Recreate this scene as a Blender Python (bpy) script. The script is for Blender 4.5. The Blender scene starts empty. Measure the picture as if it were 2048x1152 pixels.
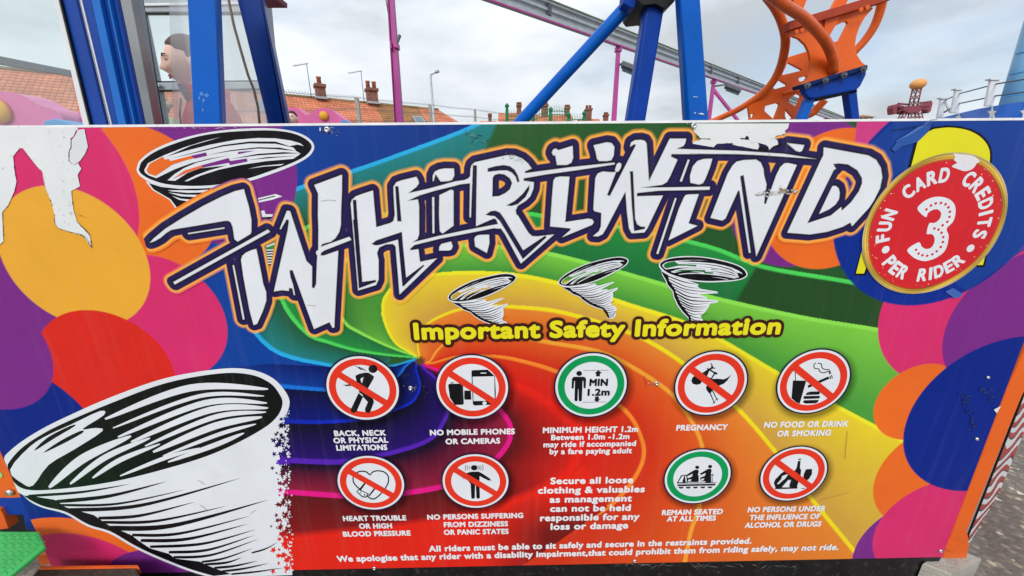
import bpy, bmesh, math, random
import numpy as np
from mathutils import Vector, Matrix, geometry
random.seed(7); rng = np.random.default_rng(7)
SC = bpy.context.scene
COL = SC.collection
# ------------------------------------------------------------ camera, world, sun, exposure
FPX, PITCH, ROLL, YAW, CAMH = 740.0, math.radians(16.25), math.radians(0.51), math.radians(-0.48), 1.45
CAM = np.array([0.0, -1.0, CAMH])
def _rot(p, r, y):
    cy, sy, cp, sp, cr, sr = math.cos(y), math.sin(y), math.cos(p), math.sin(p), math.cos(r), math.sin(r)
    return (np.array([[cy, -sy, 0], [sy, cy, 0], [0, 0, 1]]) @ np.array([[1, 0, 0], [0, cp, sp], [0, -sp, cp]])
            @ np.array([[cr, 0, sr], [0, 1, 0], [-sr, 0, cr]]))
CM = _rot(PITCH, ROLL, YAW)
cd = bpy.data.cameras.new('camera'); cam = bpy.data.objects.new('camera', cd); COL.objects.link(cam)
cd.sensor_width = 36; cd.lens = FPX / 2048 * 36; cd.clip_start = 0.05; cd.clip_end = 3000
mw = Matrix.Identity(4)
for i in range(3):
    mw[i][0] = CM[i, 0]; mw[i][1] = CM[i, 2]; mw[i][2] = -CM[i, 1]; mw[i][3] = CAM[i]
cam.matrix_world = mw; SC.camera = cam

SUN_EL, SUN_AZ = math.radians(36), math.radians(196)      # behind the camera, a bright overcast day
w = bpy.data.worlds.new('World'); SC.world = w; w.use_nodes = True
nt = w.node_tree; nt.nodes.clear()
def nd(t, typ, **kw):
    n = t.nodes.new(typ)
    for k, v in kw.items(): setattr(n, k, v)
    return n
out = nd(nt, 'ShaderNodeOutputWorld'); bg = nd(nt, 'ShaderNodeBackground'); bg2 = nd(nt, 'ShaderNodeBackground')
sky = nd(nt, 'ShaderNodeTexSky', sky_type='NISHITA', sun_disc=False, sun_elevation=SUN_EL, sun_rotation=SUN_AZ)
nt.links.new(sky.outputs[0], bg.inputs[0]); bg.inputs[1].default_value = 0.15
tc = nd(nt, 'ShaderNodeTexCoord'); mp = nd(nt, 'ShaderNodeMapping'); mp.inputs['Scale'].default_value = (1.2, 1.2, 3.4)
mp.inputs['Location'].default_value = (0.35, 0.2, 0.1)
nt.links.new(tc.outputs['Generated'], mp.inputs[0])
n1 = nd(nt, 'ShaderNodeTexNoise'); n1.inputs['Scale'].default_value = 1.5; n1.inputs['Detail'].default_value = 7; n1.inputs['Roughness'].default_value = 0.52
nt.links.new(mp.outputs[0], n1.inputs['Vector'])
cr = nd(nt, 'ShaderNodeValToRGB'); e = cr.color_ramp.elements
e[0].position = 0.38; e[0].color = (0.50, 0.545, 0.585, 1); e[1].position = 0.60; e[1].color = (0.86, 0.90, 0.95, 1)
m_ = e.new(0.48); m_.color = (0.70, 0.75, 0.80, 1)
nt.links.new(n1.outputs[0], cr.inputs[0])
nt.links.new(cr.outputs[0], bg2.inputs[0])
sz = nd(nt, 'ShaderNodeSeparateXYZ'); nt.links.new(tc.outputs['Generated'], sz.inputs[0])    # an overcast sky is brighter overhead
zr_ = nd(nt, 'ShaderNodeMapRange'); zr_.inputs[1].default_value = 0.25; zr_.inputs[2].default_value = 0.9; zr_.inputs[3].default_value = 0.99; zr_.inputs[4].default_value = 1.5
nt.links.new(sz.outputs[2], zr_.inputs[0]); nt.links.new(zr_.outputs[0], bg2.inputs[1])
n2 = nd(nt, 'ShaderNodeTexNoise'); n2.inputs['Scale'].default_value = 2.6; n2.inputs['Detail'].default_value = 5
mp2 = nd(nt, 'ShaderNodeMapping'); mp2.inputs['Location'].default_value = (4.1, 1.7, 0.4); mp2.inputs['Scale'].default_value = (1, 1, 2.6)
nt.links.new(tc.outputs['Generated'], mp2.inputs[0]); nt.links.new(mp2.outputs[0], n2.inputs['Vector'])
sx = nd(nt, 'ShaderNodeSeparateXYZ'); nt.links.new(tc.outputs['Generated'], sx.inputs[0])
mr = nd(nt, 'ShaderNodeMapRange'); mr.inputs[1].default_value = 0.05; mr.inputs[2].default_value = 0.75; mr.inputs[3].default_value = 0.0; mr.inputs[4].default_value = 0.26
nt.links.new(sx.outputs[0], mr.inputs[0])
ad = nd(nt, 'ShaderNodeMath', operation='SUBTRACT'); nt.links.new(n2.outputs[0], ad.inputs[0]); nt.links.new(mr.outputs[0], ad.inputs[1])
r2 = nd(nt, 'ShaderNodeMapRange'); r2.inputs[1].default_value = 0.20; r2.inputs[2].default_value = 0.40; r2.inputs[3].default_value = 0.55; r2.inputs[4].default_value = 1.0
nt.links.new(ad.outputs[0], r2.inputs[0])
mx = nd(nt, 'ShaderNodeMixShader'); nt.links.new(r2.outputs[0], mx.inputs[0]); nt.links.new(bg.outputs[0], mx.inputs[1]); nt.links.new(bg2.outputs[0], mx.inputs[2])
nt.links.new(mx.outputs[0], out.inputs[0])
sd = bpy.data.lights.new('sun', 'SUN'); sd.energy = 1.5; sd.angle = math.radians(22); sd.color = (1, 0.96, 0.9)
so = bpy.data.objects.new('sun', sd); COL.objects.link(so)
sdir = Vector((math.sin(SUN_AZ) * math.cos(SUN_EL), math.cos(SUN_AZ) * math.cos(SUN_EL), math.sin(SUN_EL)))
so.rotation_euler = sdir.to_track_quat('Z', 'Y').to_euler(); so.location = (0, -5, 20)
SC.view_settings.view_transform = 'Standard'; SC.view_settings.look = 'None'; SC.view_settings.exposure = 0.18; SC.view_settings.gamma = 1
SC.cycles.max_bounces = 8; SC.cycles.transparent_max_bounces = 12

# ------------------------------------------------------------ helpers
def lin(c):
    c = np.asarray(c, float) / 255.0
    return np.where(c <= 0.04045, c / 12.92, ((c + 0.055) / 1.055) ** 2.4)
def lc(r, g, b): return tuple(lin((r, g, b)))
def rays(px, py):
    px = np.asarray(px, float); py = np.asarray(py, float)
    d = np.stack([(px - 1024) / FPX, np.ones_like(px), -(py - 576) / FPX], -1)
    return d @ CM.T
def at(px, py, Y):                       # point of the world plane y=Y seen at that place of the photograph
    d = rays(px, py); t = (Y - CAM[1]) / d[..., 1]
    return CAM + d * t[..., None]
def atz(px, py, Z):                      # point of the level z=Z seen there
    d = rays(px, py); t = (Z - CAM[2]) / d[..., 2]
    return CAM + d * t[..., None]
def proj(P):
    c = (np.asarray(P, float) - CAM) @ CM
    return np.stack([1024 + FPX * c[..., 0] / c[..., 1], 576 - FPX * c[..., 2] / c[..., 1]], -1)
def tag(o, label=None, cat=None, group=None, kind=None):
    if label: o['label'] = label
    if cat: o['category'] = cat
    if group: o['group'] = group
    if kind: o['kind'] = kind
    return o
def empty(name, loc, label, cat, group=None):
    o = bpy.data.objects.new(name, None); COL.objects.link(o); o.location = loc; o.empty_display_size = 0.1
    return tag(o, label, cat, group)
def link(name, me, mat, parent=None):
    if mat is not None:
        for m in (mat if isinstance(mat, (list, tuple)) else [mat]): me.materials.append(m)
    o = bpy.data.objects.new(name, me); COL.objects.link(o)
    if parent is not None:
        o.parent = parent
        p = Vector((0, 0, 0)); q = parent
        while q is not None: p += q.location; q = q.parent
        o.location = -p
    return o
class MB:                                # gathers boxes, prisms, lofts and tubes into one mesh
    def __init__(s): s.v = []; s.f = []; s.mi = []; s.sm = []
    def add(s, vs, fs, mi=0, smooth=False):
        b = len(s.v); s.v += [tuple(map(float, p)) for p in vs]
        for f in fs: s.f.append(tuple(i + b for i in f)); s.mi.append(mi); s.sm.append(smooth)
        return s
    def loft(s, rows, caps=True, closed=True, mi=0, smooth=False):
        n = len(rows[0]); vs = [p for r in rows for p in r]; fs = []
        for i in range(len(rows) - 1):
            for j in range(n if closed else n - 1):
                k = (j + 1) % n
                fs.append((i * n + j, i * n + k, (i + 1) * n + k, (i + 1) * n + j))
        s.add(vs, fs, mi, smooth)
        if caps: s.add(rows[0], [tuple(range(n))[::-1]], mi); s.add(rows[-1], [tuple(range(n))], mi)
        return s
    def box(s, c, d, rz=0, mi=0):
        x, y, z = [k / 2 for k in d]; R = Matrix.Rotation(rz, 3, 'Z')
        L = lambda zz: [tuple(R @ Vector((a, b, zz)) + Vector(c)) for a, b in ((-x, -y), (x, -y), (x, y), (-x, y))]
        return s.loft([L(-z), L(z)], mi=mi)
    def bar(s, a, b, wx, wy, up=(0, 1, 0), mi=0):       # box section between two points
        a = Vector(a); b = Vector(b); t = (b - a).normalized(); u = Vector(up)
        n = t.cross(u).normalized(); m = n.cross(t).normalized()
        L = lambda p: [tuple(p + n * i * wx / 2 + m * j * wy / 2) for i, j in ((-1, -1), (1, -1), (1, 1), (-1, 1))]
        return s.loft([L(a), L(b)], mi=mi)
    def tube(s, pts, r, n=14, mi=0, caps=True):
        P = [Vector(p) for p in pts]; R = r if isinstance(r, (list, tuple, np.ndarray)) else [r] * len(P)
        rows = []; ref = Vector((0.13, 0.21, 0.97))
        for i, p in enumerate(P):
            t = (P[min(i + 1, len(P) - 1)] - P[max(i - 1, 0)]).normalized()
            u = t.cross(ref)
            if u.length < 0.05: u = t.cross(Vector((1, 0, 0)))
            u.normalize(); v = t.cross(u).normalized(); ref = ref if True else v
            rows.append([tuple(p + u * math.cos(a) * R[i] + v * math.sin(a) * R[i]) for a in [2 * math.pi * k / n for k in range(n)]])
        return s.loft(rows, caps, True, mi, True)
    def lathe(s, c, prof, n=24, mi=0, smooth=True, axis='Z'):
        rows = []
        for r, h in prof:
            row = []
            for k in range(n):
                a = 2 * math.pi * k / n; x, y = r * math.cos(a), r * math.sin(a)
                row.append((c[0] + x, c[1] + y, c[2] + h) if axis == 'Z' else (c[0] + x, c[1] - h, c[2] + y))
            rows.append(row)
        return s.loft(rows, True, True, mi, smooth)
    def build(s, name, mat, parent=None, bevel=0, col=None):
        me = bpy.data.meshes.new(name); me.from_pydata(s.v, [], s.f)
        me.polygons.foreach_set('material_index', s.mi); me.polygons.foreach_set('use_smooth', s.sm)
        bm = bmesh.new(); bm.from_mesh(me); bmesh.ops.remove_doubles(bm, verts=bm.verts, dist=1e-5)
        bmesh.ops.recalc_face_normals(bm, faces=bm.faces); bm.to_mesh(me); bm.free(); me.update()
        o = link(name, me, mat, parent)
        if bevel:
            b = o.modifiers.new('bevel', 'BEVEL'); b.width = bevel; b.segments = 2; b.limit_method = 'ANGLE'; b.angle_limit = math.radians(40)
        return o
def plate(mb, px, Y, th, holes=(), mi=0, slope=None):
    """flat plate with holes: outline given where the photograph shows it, standing at depth Y with thickness th"""
    loops = [px] + list(holes)
    fr = [[Vector(at(x, y, Y if slope is None else slope(x, y))) for x, y in L] for L in loops]
    bk = [[p + Vector((0, th, 0)) for p in L] for L in fr]
    tri = geometry.tessellate_polygon([[Vector((p.x, p.z, 0)) for p in L] for L in fr])
    ff = [p for L in fr for p in L]; bb = [p for L in bk for p in L]; n = len(ff)
    fs = [tuple(t) for t in tri] + [tuple(i + n for i in t[::-1]) for t in tri]
    o = 0
    for L in fr:
        k = len(L)
        for i in range(k): fs.append((o + i, o + (i + 1) % k, o + (i + 1) % k + n, o + i + n))
        o += k
    mb.add(ff + bb, fs, mi); return mb
def spline(pts, n=8, closed=False):
    P = np.asarray(pts, float); out = []; N = len(P)
    rngs = range(N if closed else N - 1)
    for i in rngs:
        if closed: p0, p1, p2, p3 = P[(i - 1) % N], P[i], P[(i + 1) % N], P[(i + 2) % N]
        else: p0, p1, p2, p3 = P[max(i - 1, 0)], P[i], P[i + 1], P[min(i + 2, N - 1)]
        for k in range(n):
            t = k / n
            out.append(0.5 * (2 * p1 + (p2 - p0) * t + (2 * p0 - 5 * p1 + 4 * p2 - p3) * t * t + (3 * p1 - p0 - 3 * p2 + p3) * t ** 3))
    if not closed: out.append(P[-1])
    return np.array(out)
# ------------------------------------------------------------ materials
def mat_base(name):
    m = bpy.data.materials.new(name); m.use_nodes = True
    return m, m.node_tree, m.node_tree.nodes['Principled BSDF']
def mat(name, rgb, rough=0.5, metal=0.0, var=0.12, scale=6.0, bump=0.0, bscale=60.0, spec=0.5, coat=0.0, dirt=None, dirt_amt=0.0):
    spec = spec * 0.6
    m, t, b = mat_base(name)
    tc = nd(t, 'ShaderNodeTexCoord'); n = nd(t, 'ShaderNodeTexNoise'); n.inputs['Scale'].default_value = scale; n.inputs['Detail'].default_value = 6
    t.links.new(tc.outputs['Object'], n.inputs['Vector'])
    r = nd(t, 'ShaderNodeValToRGB'); c = np.array(lc(*rgb))
    r.color_ramp.elements[0].position = 0.3; r.color_ramp.elements[1].position = 0.7
    r.color_ramp.elements[0].color = (*np.clip(c * (1 - var), 0, 1), 1); r.color_ramp.elements[1].color = (*np.clip(c * (1 + var), 0, 1), 1)
    t.links.new(n.outputs[0], r.inputs[0]); src = r.outputs[0]
    if dirt is not None:
        n3 = nd(t, 'ShaderNodeTexNoise'); n3.inputs['Scale'].default_value = scale * 4; n3.inputs['Detail'].default_value = 9; n3.inputs['Roughness'].default_value = 0.7
        t.links.new(tc.outputs['Object'], n3.inputs['Vector'])
        mr = nd(t, 'ShaderNodeMapRange'); mr.inputs[1].default_value = 0.55; mr.inputs[2].default_value = 0.72; mr.inputs[4].default_value = dirt_amt
        t.links.new(n3.outputs[0], mr.inputs[0])
        mx = nd(t, 'ShaderNodeMix', data_type='RGBA'); t.links.new(mr.outputs[0], mx.inputs[0]); t.links.new(src, mx.inputs[6]); mx.inputs[7].default_value = (*lc(*dirt), 1)
        src = mx.outputs[2]
    t.links.new(src, b.inputs['Base Color'])
    rr = nd(t, 'ShaderNodeMapRange'); rr.inputs[3].default_value = max(rough - 0.08, 0.02); rr.inputs[4].default_value = min(rough + 0.1, 1)
    t.links.new(n.outputs[0], rr.inputs[0]); t.links.new(rr.outputs[0], b.inputs['Roughness'])
    b.inputs['Metallic'].default_value = metal; b.inputs['Specular IOR Level'].default_value = spec; b.inputs['Coat Weight'].default_value = coat
    if bump:
        n2 = nd(t, 'ShaderNodeTexNoise'); n2.inputs['Scale'].default_value = bscale; n2.inputs['Detail'].default_value = 5
        t.links.new(tc.outputs['Object'], n2.inputs['Vector'])
        bp = nd(t, 'ShaderNodeBump'); bp.inputs['Strength'].default_value = bump; bp.inputs['Distance'].default_value = 0.01
        t.links.new(n2.outputs[0], bp.inputs['Height']); t.links.new(bp.outputs[0], b.inputs['Normal'])
    return m
def mat_print():                         # printed vinyl: the ink colour of each spot is stored on the mesh
    m, t, b = mat_base('printed_vinyl')
    a = nd(t, 'ShaderNodeAttribute', attribute_name='Col'); tc = nd(t, 'ShaderNodeTexCoord')
    n = nd(t, 'ShaderNodeTexNoise'); n.inputs['Scale'].default_value = 5; n.inputs['Detail'].default_value = 8; n.inputs['Roughness'].default_value = 0.65
    t.links.new(tc.outputs['Object'], n.inputs['Vector'])
    mr = nd(t, 'ShaderNodeMapRange'); mr.inputs[1].default_value = 0.3; mr.inputs[2].default_value = 0.7; mr.inputs[3].default_value = 0.93; mr.inputs[4].default_value = 1.05
    t.links.new(n.outputs[0], mr.inputs[0])
    mu = nd(t, 'ShaderNodeMix', data_type='RGBA', blend_type='MULTIPLY'); mu.inputs[0].default_value = 1
    t.links.new(a.outputs['Color'], mu.inputs[6]); t.links.new(mr.outputs[0], mu.inputs[7])
    # fine grime speckles
    n4 = nd(t, 'ShaderNodeTexNoise'); n4.inputs['Scale'].default_value = 90; n4.inputs['Detail'].default_value = 3
    t.links.new(tc.outputs['Object'], n4.inputs['Vector'])
    m4 = nd(t, 'ShaderNodeMapRange'); m4.inputs[1].default_value = 0.74; m4.inputs[2].default_value = 0.80; m4.inputs[4].default_value = 0.35
    t.links.new(n4.outputs[0], m4.inputs[0])
    mg = nd(t, 'ShaderNodeMix', data_type='RGBA'); t.links.new(m4.outputs[0], mg.inputs[0]); t.links.new(mu.outputs[2], mg.inputs[6]); mg.inputs[7].default_value = (0.30, 0.29, 0.27, 1)
    t.links.new(mg.outputs[2], b.inputs['Base Color'])
    ms = nd(t, 'ShaderNodeMapping'); ms.inputs['Scale'].default_value = (38, 1, 1.6); ns = nd(t, 'ShaderNodeTexNoise'); ns.inputs['Scale'].default_value = 1.0; ns.inputs['Detail'].default_value = 6; ns.inputs['Roughness'].default_value = .6
    t.links.new(tc.outputs['Object'], ms.inputs[0]); t.links.new(ms.outputs[0], ns.inputs['Vector'])
    rs_ = nd(t, 'ShaderNodeMapRange'); rs_.inputs[1].default_value = .52; rs_.inputs[2].default_value = .80; rs_.inputs[4].default_value = .06; t.links.new(ns.outputs[0], rs_.inputs[0])
    mk = nd(t, 'ShaderNodeMix', data_type='RGBA'); t.links.new(rs_.outputs[0], mk.inputs[0]); t.links.new(mg.outputs[2], mk.inputs[6]); mk.inputs[7].default_value = (0.34, 0.32, 0.29, 1)
    t.links.new(mk.outputs[2], b.inputs['Base Color'])
    b.inputs['Roughness'].default_value = 0.36; b.inputs['Specular IOR Level'].default_value = 0.14
    n2 = nd(t, 'ShaderNodeTexNoise'); n2.inputs['Scale'].default_value = 45; n2.inputs['Detail'].default_value = 4
    t.links.new(tc.outputs['Object'], n2.inputs['Vector'])
    bp = nd(t, 'ShaderNodeBump'); bp.inputs['Strength'].default_value = 0.05; bp.inputs['Distance'].default_value = 0.004
    t.links.new(n2.outputs[0], bp.inputs['Height']); t.links.new(bp.outputs[0], b.inputs['Normal'])
    return m
M = {}
M['print'] = mat_print()
M['blue'] = mat('blue_gloss_paint', (0, 90, 186), 0.34, spec=.3, var=0.10, scale=3, bump=0.05, dirt=(70, 92, 112), dirt_amt=0.22)
M['navy'] = mat('dark_blue_paint', (0, 58, 152), 0.36, spec=.3, var=0.12, scale=3, bump=0.04)
M['orange'] = mat('orange_paint', (226, 98, 28), 0.34, var=0.10, scale=3, bump=0.05, dirt=(110, 50, 25), dirt_amt=0.25)
M['orange_deep'] = mat('orange_rail_paint', (218, 94, 34), 0.30, var=0.14, scale=5, bump=0.06, dirt=(78, 40, 24), dirt_amt=0.5)
M['pink'] = mat('pink_paint', (180, 72, 148), 0.4, var=0.1, scale=4, dirt=(120, 60, 100), dirt_amt=0.2)
M['pinkgrp'] = mat('pink_fibreglass', (226, 110, 168), 0.38, var=0.07, scale=4)
M['yellow'] = mat('yellow_fibreglass', (240, 178, 50), 0.4, var=0.06, scale=5)
M['skyblue'] = mat('light_blue_paint', (70, 145, 205), 0.4, var=0.06)
M['steel'] = mat('galvanised_steel', (176, 182, 186), 0.5, metal=0.25, var=0.12, scale=8)
M['darksteel'] = mat('dark_grey_steel', (92, 96, 102), 0.5, metal=0.2, var=0.15, scale=8)
M['alu'] = mat('grey_aluminium_frame', (158, 166, 172), 0.42, metal=0.3, var=0.08, scale=6)
M['bolt'] = mat('bright_bolt_metal', (205, 205, 205), 0.25, metal=0.9, var=0.1, scale=40)
M['white'] = mat('white_paint', (224, 226, 228), 0.45, var=0.06, scale=4, dirt=(150, 148, 140), dirt_amt=0.2)
M['black'] = mat('black_rubber', (22, 22, 24), 0.5, var=0.3, scale=10, bump=0.1)
M['green'] = mat('green_rail_paint', (20, 118, 74), 0.4, var=0.12)
M['concrete'] = mat('weathered_concrete', (166, 162, 152), 0.9, var=0.16, scale=12, bump=0.5, bscale=90)
M['brick'] = None
M['skin'] = mat('skin', (236, 194, 174), 0.5, var=0.06, scale=14)
M['hair'] = mat('brown_hair', (92, 72, 60), 0.6, var=0.3, scale=25, bump=0.3, bscale=120)
M['darkhair'] = mat('dark_hair', (44, 32, 28), 0.5, var=0.3, scale=25, bump=0.3, bscale=120)
M['fairhair'] = mat('fair_hair', (168, 150, 122), 0.6, var=0.25, scale=25, bump=0.3, bscale=120)
M['redcloth'] = mat('red_softshell_cloth', (212, 30, 44), 0.75, var=0.12, scale=18, bump=0.25, bscale=80)
M['greycloth'] = mat('grey_lining_cloth', (112, 112, 126), 0.8, var=0.1, scale=18)
M['blackcloth'] = mat('black_cloth', (22, 22, 26), 0.85, var=0.2, scale=18)
M['limecloth'] = mat('pale_green_cloth', (196, 206, 160), 0.85, var=0.1, scale=18)
M['maroon'] = mat('maroon_paint', (134, 66, 78), 0.5, var=0.18, scale=1.0)
M['ballorange'] = mat('pale_orange_ball_paint', (226, 158, 92), 0.45, var=0.06, scale=1)
def mat_tiles(name, c1, c2, mort, row=.55):
    m, t, b = mat_base(name); uv = nd(t, 'ShaderNodeUVMap')
    br = nd(t, 'ShaderNodeTexBrick'); br.offset = 0.0
    br.inputs['Color1'].default_value = (*lc(*c1), 1); br.inputs['Color2'].default_value = (*lc(*c2), 1); br.inputs['Mortar'].default_value = (*lc(*mort), 1)
    br.inputs['Scale'].default_value = 1.0; br.inputs['Brick Width'].default_value = 0.21; br.inputs['Row Height'].default_value = 0.29; br.inputs['Mortar Size'].default_value = 0.016; br.inputs['Mortar Smooth'].default_value = 0.6
    t.links.new(uv.outputs[0], br.inputs['Vector'])
    n = nd(t, 'ShaderNodeTexNoise'); n.inputs['Scale'].default_value = 0.8; n.inputs['Detail'].default_value = 8; t.links.new(uv.outputs[0], n.inputs['Vector'])
    mr = nd(t, 'ShaderNodeMapRange'); mr.inputs[1].default_value = .3; mr.inputs[2].default_value = .7; mr.inputs[3].default_value = 0.72; mr.inputs[4].default_value = 1.2; t.links.new(n.outputs[0], mr.inputs[0])
    mu = nd(t, 'ShaderNodeMix', data_type='RGBA', blend_type='MULTIPLY'); mu.inputs[0].default_value = 1
    t.links.new(br.outputs[0], mu.inputs[6]); t.links.new(mr.outputs[0], mu.inputs[7])
    wv = nd(t, 'ShaderNodeTexWave', bands_direction='Y', wave_profile='SAW'); wv.inputs['Scale'].default_value = .314 / .29; wv.inputs['Distortion'].default_value = .15; t.links.new(uv.outputs[0], wv.inputs['Vector'])
    wr = nd(t, 'ShaderNodeMapRange'); wr.inputs[1].default_value = 0; wr.inputs[2].default_value = .5; wr.inputs[3].default_value = row; wr.inputs[4].default_value = 1.0; t.links.new(wv.outputs['Fac'], wr.inputs[0])
    m3 = nd(t, 'ShaderNodeMix', data_type='RGBA', blend_type='MULTIPLY'); m3.inputs[0].default_value = 1; t.links.new(mu.outputs[2], m3.inputs[6]); t.links.new(wr.outputs[0], m3.inputs[7]); t.links.new(m3.outputs[2], b.inputs['Base Color'])
    bp = nd(t, 'ShaderNodeBump'); bp.inputs['Strength'].default_value = 0.6; bp.inputs['Distance'].default_value = 0.05; bp.invert = True
    t.links.new(br.outputs['Fac'], bp.inputs['Height']); t.links.new(bp.outputs[0], b.inputs['Normal']); b.inputs['Roughness'].default_value = 0.8
    return m
M['tile'] = mat_tiles('orange_clay_tiles', (224, 136, 98), (206, 118, 82), (170, 98, 70))
M['tile_old'] = mat_tiles('lichen_covered_tiles', (178, 124, 70), (154, 108, 66), (124, 88, 60))
M['brickwall'] = mat_tiles('red_brick', (150, 88, 68), (118, 66, 52), (150, 128, 112), 1.0)
for n_ in M['brickwall'].node_tree.nodes:
    if n_.type == 'TEX_BRICK': n_.inputs['Brick Width'].default_value = 0.22; n_.inputs['Row Height'].default_value = 0.075; n_.inputs['Mortar Size'].default_value = 0.01; n_.offset = 0.5
def mat_glass(name, tint, refl, veil):
    m = bpy.data.materials.new(name); m.use_nodes = True; t = m.node_tree; t.nodes.clear()
    o = nd(t, 'ShaderNodeOutputMaterial'); tr = nd(t, 'ShaderNodeBsdfTransparent'); tr.inputs[0].default_value = (*tint, 1)
    g = nd(t, 'ShaderNodeBsdfGlossy'); g.inputs['Roughness'].default_value = 0.02
    d = nd(t, 'ShaderNodeBsdfDiffuse'); d.inputs[0].default_value = (0.8, 0.82, 0.84, 1)  # white diffuse veil paints the whitish reflection into the pane
    n = nd(t, 'ShaderNodeTexNoise'); n.inputs['Scale'].default_value = 3; tcn = nd(t, 'ShaderNodeTexCoord'); t.links.new(tcn.outputs['Object'], n.inputs['Vector'])
    vm = nd(t, 'ShaderNodeMapRange'); vm.inputs[3].default_value = veil * 0.7; vm.inputs[4].default_value = veil * 1.3; t.links.new(n.outputs[0], vm.inputs[0])
    m1 = nd(t, 'ShaderNodeMixShader'); m1.inputs[0].default_value = refl; t.links.new(tr.outputs[0], m1.inputs[1]); t.links.new(g.outputs[0], m1.inputs[2])
    m2 = nd(t, 'ShaderNodeMixShader'); t.links.new(vm.outputs[0], m2.inputs[0]); t.links.new(m1.outputs[0], m2.inputs[1]); t.links.new(d.outputs[0], m2.inputs[2])
    t.links.new(m2.outputs[0], o.inputs[0]); return m
M['glass'] = mat_glass('window_glass', (0.91, 0.96, 0.95), 0.06, 0.05)
M['hazyglass'] = mat_glass('painted_haze_glass', (0.96, 0.97, 0.97), 0.08, 0.15)
# ------------------------------------------------------------ the printed board: where its face lies
def bp(px, py, lay=0):                   # place on the board's face (plane y = 0, layers of film stacked towards the viewer)
    return at(px, py, -1e-4 * lay)
def XZ(px, py):
    p = at(px, py, 0.0); return np.stack([p[..., 0], p[..., 2]], -1)
def K(cx, cy, s): return lambda pts: [(cx + x / s, cy + y / s) for x, y in pts]
K1, K2, K3, K4, K5, K6 = [K(a, b, 6.4) for a, b in ((280, 330), (400, 460), (590, 320), (690, 440), (920, 280), (880, 380))]
K7, K8, K9, K10, K11 = [K(a, b, 6.4) for a, b in ((1160, 250), (1160, 350), (1380, 250), (1380, 350), (1520, 270))]
KA, KC, C7 = K(280, 240, 3.2), K(1200, 240, 3.2), K(560, 560, 3.938)
def inside(P, poly):
    x, y = P[:, 0], P[:, 1]; poly = np.asarray(poly, float); r = np.zeros(len(P), bool)
    for i in range(len(poly)):
        x1, y1 = poly[i - 1]; x2, y2 = poly[i]
        if y1 == y2: continue
        c = (y1 > y) != (y2 > y)
        r ^= c & (x < (x2 - x1) * (y - y1) / (y2 - y1) + x1)
    return r
def dist(P, line, closed=False):
    L = np.asarray(line, float); d = np.full(len(P), 1e9); N = len(L)
    for i in range(N if closed else N - 1):
        a, b = L[i], L[(i + 1) % N]; v = b - a; l2 = (v ** 2).sum()
        if l2 < 1e-14: continue
        q = P - a; t = np.clip((q @ v) / l2, 0, 1); q = q - t[:, None] * v
        d = np.minimum(d, (q ** 2).sum(1))
    return np.sqrt(d)
def circ3(a, b, c):                      # circle on the board through three places of the photograph
    (x1, y1), (x2, y2), (x3, y3) = [XZ(*p) for p in (a, b, c)]
    A = np.array([[x2 - x1, y2 - y1], [x3 - x1, y3 - y1]]) * 2
    B = np.array([x2**2 - x1**2 + y2**2 - y1**2, x3**2 - x1**2 + y3**2 - y1**2])
    cx, cy = np.linalg.solve(A, B); return cx, cy, math.hypot(x1 - cx, y1 - cy)
# colours of the inks
WHITE, NAVY, BLK = (222, 226, 232), (4, 36, 128), (14, 12, 18)
MAG, ORG, PUR, AMB = (212, 46, 106), (232, 106, 36), (120, 42, 132), (232, 168, 54)
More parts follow.
